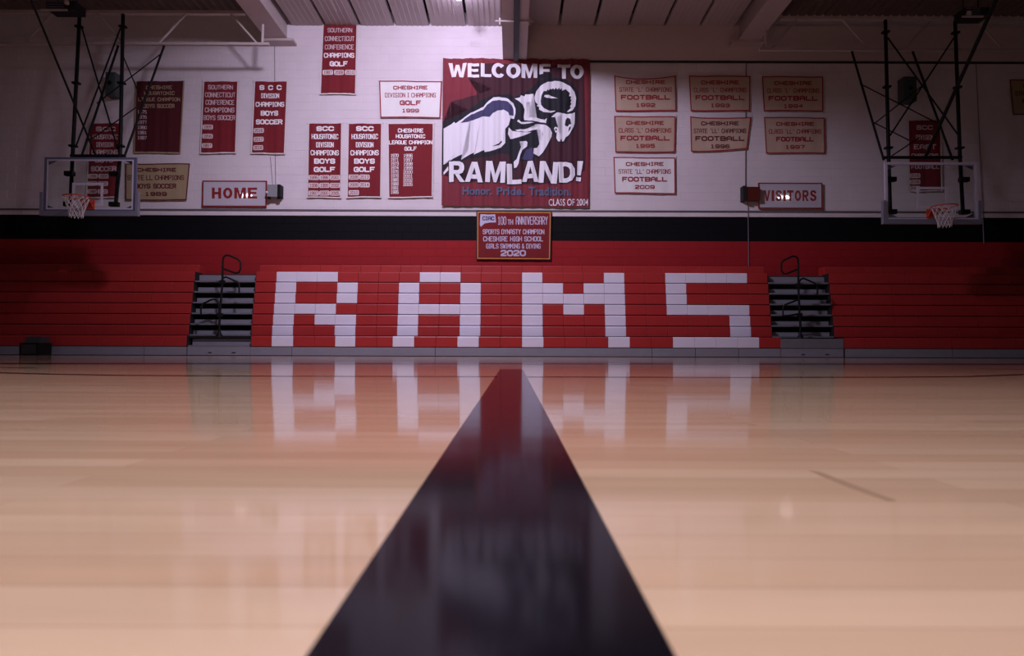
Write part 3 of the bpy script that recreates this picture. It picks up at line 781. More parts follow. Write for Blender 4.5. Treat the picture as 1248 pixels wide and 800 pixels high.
tall([(393, 30.5), (436, 30.5), (434, 115.5), (389.5, 115)],
     [('SOUTHERN', 37, 30, 5.4, .8, Pl), ('CONNECTICUT', 47.3, 36, 6, .8, Pl), ('CONFERENCE', 57.5, 35.5, 6, .8, Pl), ('CHAMPIONS', 67.6, 37, 6, 1.1, W), ('GOLF', 78, 22, 6.2, 1.5, W)],
     'red SOUTHERN CONNECTICUT CONFERENCE CHAMPIONS GOLF banner hung highest, just under the ceiling',
     pills=[('1997', 393.3, 406, 88.4, 6), ('2009', 407.3, 419.3, 88.4, 6), ('2010', 420.5, 433, 88.4, 6)])
tall([(247.5, 99.5), (291, 99.5), (288, 187.2), (243.5, 187.5)],
     [('SOUTHERN', 106.5, 30, 5.4, .8, Pl), ('CONNECTICUT', 115.8, 37, 6, .8, Pl), ('CONFERENCE', 125, 35, 6, .8, Pl), ('CHAMPIONS', 134.3, 36, 6, .95, Pl), ('BOYS SOCCER', 143.6, 38.5, 6, .9, Pl)],
     'red SOUTHERN CONNECTICUT CONFERENCE CHAMPIONS BOYS SOCCER banner with three year patches at left',
     pills=[('1995', 247, 259.6, 155, 5.6), ('1996', 246.8, 259.4, 166.2, 5.6), ('1997', 246.2, 258.8, 177.6, 5.6)])
tall([(309.5, 99.5), (351, 99.5), (347.5, 188), (305.5, 187.8)],
     [('S C C', 107, 27, 6, 1.5, W), ('DIVISION', 117, 22, 6, .9, W), ('CHAMPIONS', 127.4, 35, 6, 1.05, W), ('BOYS', 138.2, 21.5, 6.2, 1.5, W), ('SOCCER', 148.8, 32.5, 6.2, 1.5, W)],
     'red S C C DIVISION CHAMPIONS BOYS SOCCER banner above the silver floodlight box',
     pills=[('2016', 309.2, 321.8, 159.3, 6), ('2017', 309, 321.6, 170, 6), ('2018', 308.6, 321, 180.2, 6)])
tall([(109, 150.5), (150, 150.5), (145.5, 241.5), (104.5, 241.5)],
     [('SCC', 157.5, 24, 5.6, 1.2, Pl), ('HOUSATONIC', 167, 31, 6, .9, Pl), ('DIVISION', 176.5, 21, 6, .9, Pl), ('CHAMPIONS', 185.6, 32, 6, 1, Pl), ('BOYS', 195.3, 22, 6, 1.1, Pl), ('SOCCER', 206, 31, 6.2, 1.3, Pl)],
     'red SCC HOUSATONIC DIVISION CHAMPIONS BOYS SOCCER banner seen behind the left backboard',
     pills=[('1996', 107.5, 119.5, 215, 5.4), ('2000', 120.5, 132.5, 215, 5.4), ('1998', 107, 119, 224, 5.4), ('2001', 120, 132, 224, 5.4), ('1999', 106.5, 118.5, 233.6, 5.4), ('2002', 119.5, 131.5, 233.6, 5.4)])
r6 = [('SCC', 157, 21.5, 6, 1.6, W), ('HOUSATONIC', 166.6, 32.5, 6.4, .95, W), ('DIVISION', 176.6, 21.5, 6.4, .95, W), ('CHAMPIONS', 186.4, 34.5, 6.4, 1.05, W), ('BOYS', 196.6, 25.5, 6.4, 1.6, W), ('GOLF', 206.7, 26, 6.4, 1.6, W)]
ys = [['1995', '1998', '2001'], ['1996', '1999', '2002'], ['1997', '2000', '2005']]
tall([(375.5, 151), (417.5, 150.5), (416, 241.5), (374, 241.3)], r6,
     'red SCC HOUSATONIC DIVISION CHAMPIONS BOYS GOLF banner with nine year patches',
     pills=[(ys[j][i], 376.1 + 13 * i, 388.6 + 13 * i, 216.6 + 9.5 * j, 6) for j in range(3) for i in range(3)])
ys = [['2008', '2013'], ['2009', '2014'], ['2010']]
tall([(423.8, 151), (466, 150.8), (464.8, 241), (422.4, 241.5)], r6,
     'red SCC HOUSATONIC DIVISION CHAMPIONS BOYS GOLF banner with five year patches',
     pills=[(ys[j][i], 425 + 13 * i, 437.6 + 13 * i, 216 + 9.5 * j, 6) for j in range(3) for i in range(len(ys[j]))])
yl = ['1970', '1971', '1973', '1974', '1975', '1979', '1985', '1989', '1991', '1995']; yr_ = ['1996', '1997', '1998', '1999', '2000', '2001', '2002', '2005']
tall([(472, 151), (529, 151), (527.5, 241), (473, 241.5)],
     [('CHESHIRE', 159.3, 31, 5, 1.0, W), ('HOUSATONIC', 166.3, 36, 5, 1.0, W), ('LEAGUE CHAMPION', 173.7, 53, 5, 1.0, W), ('GOLF', 181.4, 15, 5, 1.0, W)],
     'red CHESHIRE HOUSATONIC LEAGUE CHAMPION GOLF banner with two columns of years',
     letter_m=W, years=[(y, 476.3, 485.6, 189.8 + 4.95 * i, 3.5) for i, y in enumerate(yl)] + [(y, 491.8, 502.6, 189.8 + 5.0 * i, 3.5) for i, y in enumerate(yr_)])
yl = ['1975', '1976', '1977', '1980', '1981', '1987']
e_ = banner([(165.5, 99.5), (225, 98.5), (220, 187), (163, 186.8)], mat('banner_dark_maroon_cloth', (0.075, 0.006, 0.012), 0.85, noise=0.08), M['b_tan'],
     [('CHESHIRE', 194, 106.8, 32, 4.6, .8, M['b_tan']), ('HOUSATONIC', 194.5, 113.8, 37, 4.6, .8, M['b_tan']), ('LEAGUE CHAMPION', 194, 121.3, 51, 4.6, .8, M['b_tan']), ('BOYS SOCCER', 194, 129.4, 38, 5, .9, M['b_tan'])],
     'dark maroon CHESHIRE HOUSATONIC LEAGUE CHAMPION BOYS SOCCER banner with one column of years', hem=1.5, hem_top=False, letter_m=M['t_pale'],
     years=[(y, 168, 178.6, 136.6 + 6.3 * i, 3.6) for i, y in enumerate(yl)])
tall([(1106, 147), (1147, 147), (1148.5, 233.5), (1107.5, 233.5)],
     [('SCC', 155.6, 20, 5.6, 1.2, Pl), ('DIVISION', 167.6, 22, 6, .9, Pl), ('EAST', 179.2, 27, 6, 1.2, Pl), ('CHAMPIONS', 189.5, 33, 4.5, .9, Pl), ('FOOTBALL', 203.5, 34, 5.2, 1, Pl)],
     'red SCC DIVISION EAST CHAMPIONS FOOTBALL banner seen behind the right backboard',
     pills=[('2005', 1108.8, 1121.2, 214.4, 5.6), ('2006', 1108.8, 1121.2, 222, 5.6), ('2009', 1108.8, 1121.2, 229.6, 5.6)])
def wide(corners, l2, yr, label, cl=None, tm=None, l3='FOOTBALL', sag=0.0, l1w=46, l2w=64, l3w=60, yw=24, **k):
    TL, TR, BR, BL = corners; cx = (TL[0] + TR[0] + BL[0] + BR[0]) / 4; y0 = (TL[1] + TR[1]) / 2; tm = tm or Rd
    L = [('CHESHIRE', cx, y0 + 8.3, l1w, 4.8, 1.15, tm), (l2, cx, y0 + 17.4, l2w, 5.6, .75, tm), (l3, cx, y0 + 26.8, l3w, 6.0, 1.5, tm), (yr, cx, y0 + 36.3, yw, 4.8, 1.1, tm)]
    return banner(corners, cl or M['b_cream'], tm if False else M['t_red'], L, label, hem=1.4, sag=sag, amp=0.004, wl=0.55, **k)
wide([(462, 98.5), (538.7, 99), (536.7, 144), (463.5, 143.6)], 'DIVISION I CHAMPIONS', '1999', 'white CHESHIRE DIVISION I CHAMPIONS GOLF 1999 banner with red edge', M['b_white'], l3='GOLF', l1w=42, l2w=62, l3w=26, yw=21)
wide([(748.5, 92), (823.6, 92), (824.3, 135.7), (750, 135.6)], "STATE 'L' CHAMPIONS", '1992', 'cream CHESHIRE FOOTBALL 1992 banner with sagging top edge', sag=4, l1w=48)
wide([(839.5, 92.3), (914.6, 92.6), (914, 135.8), (841.5, 135.5)], "CLASS 'L' CHAMPIONS", '1993', 'cream CHESHIRE FOOTBALL 1993 banner in the top row')
wide([(928.5, 93), (1003, 93.4), (1003.2, 136), (931, 135.6)], "CLASS 'L' CHAMPIONS", '1994', 'cream CHESHIRE FOOTBALL 1994 banner, rightmost of the top row')
wide([(748.5, 141.5), (823.5, 142), (822.5, 186), (750, 186)], "CLASS 'L' CHAMPIONS", '1995', 'cream CHESHIRE FOOTBALL 1995 banner in the middle of the left column')
wide([(841, 142), (915.6, 142.6), (910.6, 182), (842, 185)], "STATE 'LL' CHAMPIONS", '1996', 'cream CHESHIRE FOOTBALL 1996 banner with dark letters and a folded right edge', tm=Dk, sag=1.6, bulge=1)
wide([(931, 142.6), (1005, 143.4), (1005.6, 187.5), (933.5, 187)], "CLASS 'LL' CHAMPIONS", '1997', 'cream CHESHIRE FOOTBALL 1997 banner, rightmost of the second row', l3w=46)
wide([(747.5, 191.5), (823, 192.2), (823.4, 236.6), (749, 236)], "STATE 'LL' CHAMPIONS", '2009', 'white CHESHIRE FOOTBALL 2009 banner at the bottom of the football banners', M['b_white'], l3w=55)
TN = M['b_tan']
banner([(153, 199.5), (231.5, 199.3), (227.5, 244.5), (153, 244.3)], TN, M['t_dark'],
     [('CHESHIRE', 191, 207.2, 48, 4.8, 1.2, Dk), ('STATE LL CHAMPIONS', 190, 216.7, 69, 6, .9, Dk), ('BOYS SOCCER', 190, 227, 50, 6, 1.2, Dk), ('1989', 190, 236.6, 27, 5, 1.2, Dk)],
     'tan CHESHIRE STATE LL CHAMPIONS BOYS SOCCER 1989 banner beside the left backboard', amp=0.004, wl=0.55)
banner([(1230, 97), (1290, 97), (1292, 140), (1234.5, 140.4)], TN, M['t_dark'],
     [('CHESHIRE', 1264, 104.5, 34, 4.8, 1.1, Dk), ("STATE CHAMPIONS", 1263, 114, 52, 5.6, .9, Dk), ('FOOTBALL', 1264, 123.5, 36, 5.6, 1.2, Dk)],
     'tan banner with dark edge cut by the right border of the picture', amp=0.004, wl=0.55)

# main banner with the ram
Cm = Cloth(0.013, 0.30, 1.1, WY - 0.07)
TLm, TRm, BRm, BLm = (540, 71), (719.4, 72.5), (717.8, 252.8), (538.2, 250.5)
mb = empty('banner', P(628, 252, WY - 0.07), 'large dark red WELCOME TO RAMLAND banner with a charging ram', 'banner')
n = 24
top = [(TLm[0] + (TRm[0] - TLm[0]) * i / n, TLm[1] + 1.5 * i / n + 0.5 * math.sin(i * .8)) for i in range(n + 1)]
bot = [(BLm[0] + (BRm[0] - BLm[0]) * i / n, BLm[1] + 2.3 * i / n + 0.3 * math.sin(i * .7)) for i in range(n + 1)]
Cm.mesh([[top[i], top[i + 1], bot[i + 1], bot[i]] for i in range(n)], 0, mat('banner_big_red', (0.20, 0.028, 0.042), 0.85, noise=0.12, nscale=6), 'cloth', mb, 0.004)
def A(*p): return [(536 + x / 8.51, 68 + y / 8.51) for x, y in p]
def B(*p): return [(626 + x / 8.51, 68 + y / 8.51) for x, y in p]
def C_(*p): return [(536 + x / 8.33, 160 + y / 8.33) for x, y in p]
def D_(*p): return [(626 + x / 8.33, 160 + y / 8.33) for x, y in p]
def Z_(*p): return [(530 + x / 6.24, 60 + y / 6.24) for x, y in p]
dark = A((110, 480), (400, 400), (545, 345), (420, 285), (300, 245)) + [(572, 92), (575, 78), (600, 77), (640, 80), (690, 80), (711, 84), (713, 140), (714, 190), (713, 208), (700, 215), (690, 222), (650, 225.5), (620, 223), (600, 219), (575, 222), (565, 206), (541, 214), (541, 148), (556, 142)] + A((300, 560), (200, 520))
Cm.mesh([dark], 0.006, M['maroon_print'], 'dark_field', mb)
blk = A((30, 690), (150, 640), (300, 565), (420, 470), (520, 420), (640, 400), (720, 400), (800, 440)) + B((10, 430), (120, 380), (200, 330), (250, 260), (380, 225), (500, 235), (600, 280), (665, 360), (680, 460), (660, 560), (660, 700), (610, 800)) + D_((590, 20), (520, 120), (430, 110), (400, 40), (330, 200), (270, 275), (215, 270), (190, 305), (70, 300), (20, 400)) + C_((740, 395), (700, 240), (620, 220), (500, 260), (300, 280), (230, 300), (130, 300), (60, 350), (20, 460), (25, 0))
Cm.mesh([blk], 0.0085, M['black_print'], 'ram_outline', mb)
ram = [
  A((40, 760), (150, 690), (165, 705), (240, 650), (330, 590), (450, 535), (480, 495), (510, 465), (560, 435), (620, 428), (700, 445), (760, 490), (785, 550), (785, 600), (770, 655), (735, 650), (715, 720), (680, 760)) + C_((645, 20), (640, 80), (665, 122), (620, 165), (550, 195), (455, 213), (452, 193), (345, 237), (360, 210), (215, 290), (290, 200), (120, 290), (175, 220), (38, 345)),
  C_((38, 420), (85, 355), (88, 395), (40, 445)),
  B((10, 445), (70, 435), (75, 415), (115, 420), (120, 402), (205, 400), (195, 430), (180, 480), (125, 482), (158, 530), (170, 575), (150, 640), (240, 645), (320, 668), (345, 648), (335, 702), (240, 682), (110, 668), (105, 635), (115, 560), (95, 510), (50, 470)),
  B((35, 680), (50, 663), (75, 690), (150, 685), (215, 695), (80, 712)),
  B((15, 770), (120, 762), (230, 742), (215, 718), (260, 708), (330, 720), (380, 755), (398, 800)) + D_((388, 0), (385, 55), (340, 145), (295, 220), (255, 255), (225, 240), (200, 228), (205, 175), (238, 170), (262, 130), (300, 30)) + B((290, 770), (240, 765), (140, 790), (40, 785)),
  Z_((562, 598), (590, 622), (650, 632), (735, 632), (650, 668), (575, 685), (556, 648)),
  D_((60, 110), (125, 98), (142, 112), (135, 155), (90, 190), (65, 250), (50, 330), (30, 368), (5, 375), (0, 312), (30, 285), (55, 215), (75, 165), (100, 130)),
  B((215, 430), (235, 370), (280, 310), (350, 275), (430, 262), (510, 275), (580, 315), (630, 375), (648, 440), (640, 520), (610, 570), (575, 584), (430, 578), (380, 592), (310, 588), (290, 572), (262, 556), (268, 535), (240, 524), (250, 505), (228, 485), (238, 470), (216, 455)),
  B((390, 635), (420, 610), (470, 575), (500, 592), (540, 605), (600, 605), (635, 588), (632, 700), (620, 740), (590, 795)) + D_((585, 0), (560, 40), (525, 65), (510, 100), (492, 106), (483, 72), (470, 108), (450, 105), (432, 70), (438, 20)) + B((470, 780), (498, 730), (508, 690), (495, 645), (500, 620), (440, 640)),
  B((418, 755), (432, 738), (458, 748), (470, 775), (455, 795), (435, 800)),
]
for pl in ram: Cm.mesh([pl], 0.011, M['ram_white'], 'ram_figure', mb)
for pl in [
  B((280, 470), (290, 410), (310, 372), (345, 368), (350, 350), (365, 362), (380, 340), (392, 355), (410, 338), (420, 354), (440, 334), (450, 354), (478, 334), (475, 358), (502, 338), (500, 364), (540, 348), (530, 378), (582, 390), (552, 412), (597, 430), (556, 443), (600, 462), (556, 478), (600, 500), (552, 516), (596, 543), (550, 552), (560, 575), (535, 600), (440, 590), (428, 572), (360, 570), (310, 545), (285, 510)),
  B((530, 720), (540, 665), (560, 642), (585, 660), (597, 715), (575, 715), (562, 735), (545, 732)),
  B((575, 745), (592, 735), (588, 765), (565, 795), (570, 770)),
  B((428, 765), (440, 755), (452, 770), (440, 785)),
  C_((530, 157), (600, 125), (625, 95), (632, 110), (600, 143)),
]: Cm.mesh([pl], 0.0135, M['black_print'], 'ram_shading', mb)
Cm.mesh([B((315, 428), (322, 410), (370, 410), (455, 445), (400, 442), (345, 440))], 0.0155, M['ram_white'], 'ram_highlight', mb)
Cm.mesh([A((215, 695), (270, 650), (330, 612), (400, 580), (450, 565), (490, 510), (540, 475), (620, 460), (700, 475), (750, 520), (765, 560), (765, 622), (720, 620), (710, 590), (660, 560), (600, 570), (550, 600), (515, 635), (460, 630), (370, 660), (290, 690))], 0.0135, M['navy'], 'ram_back_shading', mb)
Cm.mesh([D_((80, 285), (130, 185), (190, 165), (205, 240), (190, 300))], 0.0105, M['navy'], 'ram_shading', mb)
# words
for ch, x0, x1, y0, y1 in (('W', 546.5, 569, 77, 94.3), ('E', 570, 584, 77.5, 94.5), ('L', 586, 598.8, 77.6, 94), ('C', 599.8, 615.5, 77, 95), ('O', 617, 634.5, 77.6, 95.4), ('M', 635.6, 654.8, 78, 95.2), ('E', 657.4, 671, 78.2, 94.6), ('T', 679.4, 695, 79, 96), ('O', 695, 711.4, 79, 96.3)):
    Cm.mesh(bold_polys(ch, x0, x1, y0, y1), 0.011, M['ram_white'], 'letter', mb, cut=True)
Cm.mesh([[(655.5, 90.8), (662, 90.2), (672.5, 89.2), (672.8, 96), (655.5, 96)]], 0.0125, M['black_print'], 'ram_outline', mb)
# RAMLAND!
for ch, x0, x1, y0, y1, ro in (('R', 547.3, 566.5, 197, 222, .0), ('A', 567, 589, 197.4, 222.4, .04), ('M', 591.8, 616, 196.8, 222.6, .05), ('L', 617.8, 635.5, 200, 224.8, -.02), ('A', 636, 656.5, 196.5, 222, .0), ('N', 657, 679.5, 197.3, 223.6, .08), ('D', 680.8, 700.6, 197.6, 222.8, -.04), ('!', 702.4, 709.4, 196.6, 221.2, .10)):
    b2 = 0.045
    Cm.mesh([q for dx, dy in ((-.9, -.9), (.9, -.9), (.9, .9), (-.9, .9)) for q in bold_polys(ch, x0 + dx, x1 + dx, y0 + dy, y1 + dy, ro)], 0.016, M['black_print'], 'letter_edge', mb)
    Cm.mesh(bold_polys(ch, x0, x1, y0, y1, ro), 0.0185, M['ram_white'], 'letter', mb)
Mg = mat('grey_blue_print', (0.11, 0.11, 0.20), 0.8)
for s, x0, x1, y0, y1 in (('Honor.', 563.6, 599.6, 227.6, 238), ('Pride.', 605.4, 639, 228, 238.4), ('Tradition.', 644.2, 696, 228, 239)):
    Cm.mesh(font_tris(s, x0 + .6, x1 + .6, y0 + .6, y1 + .6, 0.04), 0.011, M['black_print'], 'lettering_edge', mb)
    Cm.mesh(font_tris(s, x0, x1, y0, y1, 0.03), 0.0135, Mg, 'lettering', mb)
Cm.mesh(font_tris('CLASS OF 2004', 668.7, 717, 242.6, 251, 0.01), 0.011, M['ram_white'], 'lettering', mb)
Cm.mesh(text_polys('CLASS', 538.8, 550, 245.6, 247.2, .4), 0.011, M['b_hem'], 'lettering', mb) if False else None

# anniversary banner
Ca = Cloth(0.004, 0.4, 2.0, WY - 0.05)
ab = empty('banner', P(626, 317, WY - 0.05), 'red and gold 100TH ANNIVERSARY swimming and diving banner hung over the black band', 'banner')
def inset(c, d): return [(c[0][0] + d, c[0][1] + d), (c[1][0] - d, c[1][1] + d), (c[2][0] - d, c[2][1] - d), (c[3][0] + d, c[3][1] - d)]
AC = [(580.6, 257), (672.4, 257.6), (671.4, 317.4), (580.4, 316.8)]
Ca.mesh([AC], 0, M['black_print'], 'cloth', ab, 0.004)
Ca.mesh([inset(AC, 1.3)], 0.0055, M['gold'], 'gold_piping', ab)
Ca.mesh([inset(AC, 2.3)], 0.0075, mat('anniversary_red', (0.19, 0.010, 0.013), 0.85), 'field', ab)
AW = mat('pale_blue_felt', (0.55, 0.50, 0.68), 0.85)
for (s, x0, x1, cy, ht, wt) in (('100', 606.5, 617, 269.2, 10, .9), ('TH', 618.6, 625.4, 270.8, 6.4, .9), ('ANNIVERSARY', 628.6, 667.6, 269, 10, .9), ('SPORTS DYNASTY CHAMPION', 588.4, 663.4, 282.7, 6, .85), ('CHESHIRE HIGH SCHOOL', 589, 662, 291.4, 6, .95), ('GIRLS SWIMMING & DIVING', 592.4, 658.8, 300.2, 6, .85)):
    Ca.mesh(text_polys(s, x0 + .4, x1 - .4, cy - ht / 2 + .4, cy + ht / 2 - .4, wt), 0.0095, AW, 'lettering', ab)
Ca.mesh(text_polys('2020', 611, 640, 305.8, 311.6, 1.8), 0.0095, AW, 'lettering', ab)
Ca.mesh([[(585.6, 261.2), (595, 261.8), (603.5, 261.4), (604.6, 271.2), (597, 271.4), (590.6, 272.6), (586, 276.8), (584.8, 274), (585, 268)]], 0.0095, AW, 'emblem', ab)
Ca.mesh(text_polys('CIAC', 588.4, 602, 264.4, 268.4, 1.1), 0.0115, M['navy'], 'emblem_lettering', ab)

# signs
def sign(x0, y0, x1, y1, word, wx0, wx1, wy0, wy1, label):
    D = WY - 0.06; a = P(x0, y1, D); c = P(x1, y0, D)
    e = empty('sign', ((a.x + c.x) / 2, D, a.z), label, 'sign')
    MB().box(a.x, c.x, D, WY - 0.002, a.z, c.z).build('panel', M['sign_white'], e)
    f = 0.022; b = MB()
    b.box(a.x - f, c.x + f, D - 0.008, D + 0.03, c.z - 0.004, c.z + f); b.box(a.x - f, c.x + f, D - 0.008, D + 0.03, a.z - f, a.z + 0.004)
    b.box(a.x - f, a.x + 0.004, D - 0.008, D + 0.03, a.z, c.z); b.box(c.x - 0.004, c.x + f, D - 0.008, D + 0.03, a.z, c.z)
    b.build('frame', M['sign_red'], e)
    Cs = Cloth(0.0, 1.0, 0, D)
    wd = [0.42 if ch == 'I' else (1.25 if ch == 'M' else 1.0) for ch in word]; gp = 0.20; u = (wx1 - wx0) / (sum(wd) + gp * (len(word) - 1)); x = wx0
    for ch, w_ in zip(word, wd):
        Cs.mesh(bold_polys(ch, x, x + w_ * u, wy0, wy1), 0.0015, M['sign_red'], 'letter', e, cut=False); x += (w_ + gp) * u
sign(247.5, 221.6, 324, 250.8, 'HOME', 258.2, 313.4, 228.8, 242.2, 'glossy white HOME sign with maroon frame on the left of the wall')
sign(925.6, 224.2, 1001, 253.2, 'VISITORS', 931, 995, 232, 245.2, 'glossy white VISITORS sign with maroon frame on the right of the wall')

# wall boxes
def wallbox(name, x0, y0, x1, y1, dep, m, label, cat):
    a = P(x0, y1, WY - dep / 2); c = P(x1, y0, WY - dep / 2)
    e = empty(name, ((a.x + c.x) / 2, WY - dep, a.z), label, cat)
    MB().box(a.x, c.x, WY - dep, WY - 0.002, a.z, c.z).build('cabinet', m, e)
    return e, a, c
for (x0, y0, x1, y1, lab) in ((132, 90.5, 144.3, 118.5, 'grey-green wall speaker seen between the left backstop masts'), (1098, 96, 1113, 125.5, 'grey-green wall speaker seen between the right backstop masts')):
    e, a, c = wallbox('wall_speaker', x0, y0, x1, y1, 0.26, M['box_green'], lab, 'speaker')
    cx = (a.x + c.x) / 2; cz = (a.z + c.z) / 2
    MB().box(a.x + 0.02, c.x - 0.02, WY - 0.275, WY - 0.26, a.z + 0.03, c.z - 0.03).build('grille', mat('grille_green', (0.05, 0.07, 0.07), 0.8, bump=0.5, bscale=200), e)
    b = MB(); b.tube([(cx, WY - 0.28, cz + .01), (cx, WY - 0.29, cz + .01)], 0.05, 12); b.build('cone', M['black_metal'], e)
e, a, c = wallbox('floodlight_box', 327.5, 226.5, 343, 241, 0.22, M['silver'], 'small silver emergency light box on the wall right of the HOME sign', 'light')
MB().box(c.x - 0.05, c.x + 0.015, WY - 0.24, WY - 0.01, a.z, c.z).build('side_cover', M['black_metal'], e)
for x in (a.x + 0.03, c.x - 0.04):
    MB().lathe((x, WY - 0.16, a.z - 0.05), [(0.001, 0), (0.04, 0.005), (0.045, 0.03), (0.02, 0.06)], 12).build('lamp_head', M['black_metal'], e, True)
MB().lathe((a.x - 0.01, WY - 0.22, a.z + 0.10), [(0.001, -0.03), (0.025, -0.02), (0.03, 0), (0.025, 0.02), (0.001, 0.03)], 10).build('test_lens', M['board_white'], e, True)
wire = mat('wire_grey', (0.22, 0.18, 0.22), 0.6)
b = MB(); b.tube([P(336, 227, WY - 0.02), P(335.6, 190, WY - 0.02), P(334.5, 27, WY - 0.02)], 0.007, 6); b.build('wire', wire, e)
b = MB(); b.tube([P(332.5, 227, WY - 0.02), P(329.5, 191, WY - 0.02)], 0.006, 6); b.build('wire', wire, e)
e, a, c = wallbox('alarm_horn', 905.5, 229, 924.4, 244.6, 0.20, M['redbox'], 'dark red alarm horn box on the wall left of the VISITORS sign', 'alarm')
MB().box(a.x - 0.03, a.x + 0.05, WY - 0.22, WY - 0.005, a.z - 0.02, c.z + 0.02).build('side_plate', M['dark_frame'], e)
b = MB(); b.tube([P(909.5, 53, WY - 0.02), P(908.5, 229, WY - 0.02)], 0.011, 6); b.build('conduit', mat('conduit_grey', (0.16, 0.13, 0.15), 0.5), e)
b = MB(); b.tube([P(911.5, 245, WY - 0.02), P(912.6, 330, WY - 0.02)], 0.008, 6); b.build('conduit', wire, e)
o = MB().tube([P(1189.5, 76, WY - 0.02), P(1195.5, 208, WY - 0.02), P(1199, 297, WY - 0.02)], 0.010, 6).build('wall_conduit', wire); tag(o, 'thin dark conduit running down the wall behind the right backstop', 'conduit')

# ---------------------------------------------------------------- backstops
def backstop(side, bx0, bx1, by0, by1, masts, xbr, rear, cross, fore, bar, tgt, label):
    D = 13.72
    a = P(bx0, by1, D); c = P(bx1, by0, D)
    cx = (a.x + c.x) / 2
    e = empty('basketball_backstop', (cx, D + 0.1, a.z), label, 'basketball hoop')
    Dm = D + 0.14
    K = M['black_metal']
    def fix(q): return q
    ends = []
    for top, mid_, low in masts:
        q0 = P(*top, JD - 0.02); q1 = P(*mid_, Dm); q2 = P(*low, Dm)
        q1.y = Dm
        MB().tube([q0, q1, q2], 0.037, 10).build('mast', K, e, True); ends.append((q0, q1, q2))
        for t_ in (0.09, 0.5, 0.93):
            q = q0.lerp(q1, t_); MB().box(q.x - 0.07, q.x + 0.07, q.y - 0.055, q.y + 0.055, q.z - 0.02, q.z + 0.02).build('clamp', K, e)
        for zf in (0.16, 0.72):
            z = a.z + (c.z - a.z) * zf; MB().box(q2.x - 0.09, q2.x + 0.09, D + 0.04, Dm, z - 0.045, z + 0.045).build('clamp', K, e)
    def onmast(px, py):     # depth of the mast plane at this height
        z = P(px, py, 14.2).z; zt_, zm_ = ends[0][0].z, ends[0][1].z
        t_ = max(0, min(1, (z - zm_) / (zt_ - zm_))); return Dm + (JD - Dm) * t_
    for p0, p1 in xbr:
        MB().tube([P(*p0, onmast(*p0) + 0.01), P(*p1, onmast(*p1) + 0.01)], 0.017, 8).build('cross_brace', K, e, True)
    def onrear(px, py):
        t_ = max(0, min(1, (192 - py) / 130)); return Dm + 0.12 + (JD + 0.05 - Dm - 0.12) * t_
    for p0, p1 in rear:
        MB().tube([P(*p0, JD + 0.02), P(*p1, Dm + 0.1)], 0.024, 8).build('rear_strut', K, e, True)
    for p0, p1 in cross:
        MB().tube([P(*p0, onrear(*p0)), P(*p1, onrear(*p1))], 0.013, 8).build('tie_rod', K, e, True)
    q0 = P(*fore[0], 11.3); q1 = P(*fore[1], Dm)
    d = q0 - q1; k = (7.78 - q1.z) / d.z
    MB().tube([q1 + d * k, q1], fore[2], 8).build('fore_brace', K, e, True)
    q0 = P(*bar[0], Dm); q1 = P(*bar[1], Dm)
    MB().tube([q0, q1], 0.032, 8).build('cross_bar', K, e, True)
    # backboard
    bb = empty('backboard', (0, 0, 0), None, None, parent=e)
    x0, x1, z0, z1 = a.x, c.x, a.z, c.z
    def frame(name, x0, x1, z0, z1, wd, y0, y1, m, par):
        b = MB(); b.box(x0, x1, y0, y1, z1 - wd, z1); b.box(x0, x1, y0, y1, z0, z0 + wd); b.box(x0, x0 + wd, y0, y1, z0 + wd, z1 - wd); b.box(x1 - wd, x1, y0, y1, z0 + wd, z1 - wd)
        return b.build(name, m, par)
    g = MB().box(x0 + 0.03, x1 - 0.03, D + 0.005, D + 0.013, z0 + 0.03, z1 - 0.03).build('glass', M['glass'], bb)
    if side < 0:
        frame('outer_frame', x0, x1, z0, z1, 0.055, D, D + 0.04, M['board_frame'], bb)
        frame('white_border', x0 + 0.055, x1 - 0.055, z0 + 0.055, z1 - 0.045, 0.028, D - 0.002, D + 0.004, M['board_white'], bb)
    else:
        frame('outer_frame', x0, x1, z0, z1, 0.05, D, D + 0.04, M['board_white'], bb)
    for sx in (0, 1):
        for sz in (0, 1):
            X = x0 + 0.07 if sx == 0 else x1 - 0.07; Zz = z0 + 0.07 if sz == 0 else z1 - 0.07; s1 = 1 if sx == 0 else -1; s2 = 1 if sz == 0 else -1
            b = MB(); tri = [(X, Zz), (X + s1 * 0.17, Zz), (X, Zz + s2 * 0.08)]
            b.add([(x, D + 0.016, z) for x, z in tri] + [(x, D + 0.03, z) for x, z in tri], [(0, 1, 2), (5, 4, 3), (0, 3, 4, 1), (1, 4, 5, 2), (2, 5, 3, 0)])
            b.build('corner_gusset', M['board_frame'], bb)
    ta = P(tgt[0], tgt[3], D); tb = P(tgt[2], tgt[1], D)
    frame('target_square', ta.x, tb.x, ta.z, tb.z, 0.05, D - 0.003, D + 0.0035, M['board_white'], bb)
    # padding under and up the sides
    b = MB(); pw = 0.075
    b.box(x0 - 0.06, x1 + 0.06, D - 0.03, D + 0.06, z0 - pw, z0 + 0.02)
    b.box(x0 - 0.06, x0 - 0.001, D - 0.03, D + 0.06, z0 + 0.02, z0 + 0.40); b.box(x1 + 0.001, x1 + 0.06, D - 0.03, D + 0.06, z0 + 0.02, z0 + 0.40)
    b.build('padding', M['pad'], bb)
    # rim and net
    rz = z0 + 0.20 if side > 0 else z0 + 0.22
    rc = (cx, D - 0.03 - 0.15 - 0.229, rz)
    pts = [(rc[0] + 0.229 * math.cos(t), rc[1] + 0.229 * math.sin(t), rz) for t in [2 * math.pi * k / 32 for k in range(33)]]
    rim = MB().tube(pts, 0.012, 8, cap=False).build('rim', M['orange'], e, True)
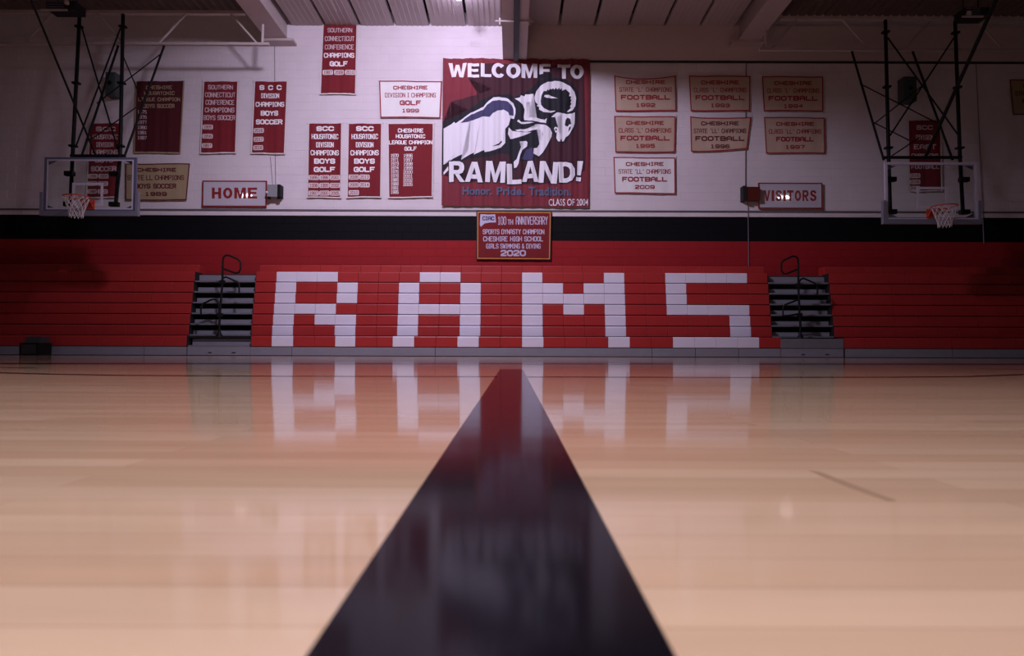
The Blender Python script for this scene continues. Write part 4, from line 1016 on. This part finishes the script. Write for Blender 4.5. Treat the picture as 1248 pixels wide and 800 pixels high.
    br = MB(); br.box(cx - 0.11, cx + 0.11, D - 0.02, D, rz - 0.16, rz + 0.02); br.box(cx - 0.09, cx + 0.09, D - 0.19, D - 0.02, rz - 0.012, rz + 0.008)
    br.add([(cx - 0.09, D - 0.02, rz - 0.14), (cx - 0.09, D - 0.02, rz), (cx - 0.09, D - 0.18, rz), (cx - 0.083, D - 0.02, rz - 0.14), (cx - 0.083, D - 0.02, rz), (cx - 0.083, D - 0.18, rz)], [(0, 1, 2), (5, 4, 3), (0, 3, 4, 1), (1, 4, 5, 2), (2, 5, 3, 0)])
    br.add([(cx + 0.083, D - 0.02, rz - 0.14), (cx + 0.083, D - 0.02, rz), (cx + 0.083, D - 0.18, rz), (cx + 0.09, D - 0.02, rz - 0.14), (cx + 0.09, D - 0.02, rz), (cx + 0.09, D - 0.18, rz)], [(0, 1, 2), (5, 4, 3), (0, 3, 4, 1), (1, 4, 5, 2), (2, 5, 3, 0)])
    for s_ in (-1, 1): br.tube([(cx + s_ * 0.10, D - 0.02, rz - 0.05), (cx + s_ * 0.19, rc[1] + 0.12, rz - 0.004)], 0.008, 6)
    br.build('rim_bracket', M['orange'], rim)
    nb = MB(); NS = 12; NL = 5
    def npnt(l, k):
        t_ = l / NL; r_ = 0.222 * (1 - t_) ** 1.0 * 0.55 + 0.222 * 0.45 + (0.02 if l == 0 else 0) ; r_ = 0.225 - 0.105 * min(1, t_ * 1.25)
        an = 2 * math.pi * (k + 0.5 * (l % 2)) / NS
        return (rc[0] + r_ * math.cos(an), rc[1] + r_ * math.sin(an), rz - 0.01 - 0.40 * t_)
    for l in range(NL):
        for k in range(NS):
            nb.tube([npnt(l, k), npnt(l + 1, k)], 0.0055, 4, False)
            nb.tube([npnt(l, k), npnt(l + 1, k - 1 if l % 2 == 0 else k + 1)], 0.0055, 4, False)
    nb.build('net', M['net'], e)
    return e
backstop(-1, 52.5, 166.5, 192, 258.5,
         [((97, 18), (88.5, 191), (86, 250)), ((150, 18), (146.5, 191), (141, 250))],
         [((100, 35), (143.5, 182)), ((146.5, 35), (92, 180))],
         [((144, 56), (100, 189)), ((200, 56), (152, 190))],
         [((149, 66), (176, 130)), ((197, 65), (118, 126)), ((170, 128), (108, 172))],
         ((38, 0), (116, 188), 0.020), ((86, 190), (153, 190)), (87.5, 223, 126, 251),
         'glass basketball backboard hung from black tubing at the left')
backstop(1, 1079.5, 1190.5, 198, 268.6,
         [((1079, 25), (1083, 193), (1085, 262)), ((1164, 26), (1170, 193), (1173.5, 262))],
         [((1082, 46), (1168, 165)), ((1162, 47), (1085, 165))],
         [((1038, 62), (1077, 195)), ((1112, 62), (1161, 195))],
         [((1048, 102), (1146, 152)), ((1126, 103), (1064, 152)), ((1064, 149), (1108, 171)), ((1087, 190), (1120, 168))],
         ((1214, 0), (1128, 191), 0.034), ((1076, 192), (1172, 192)), (1117.5, 228, 1155, 254),
         'glass basketball backboard hung from black tubing at the right')
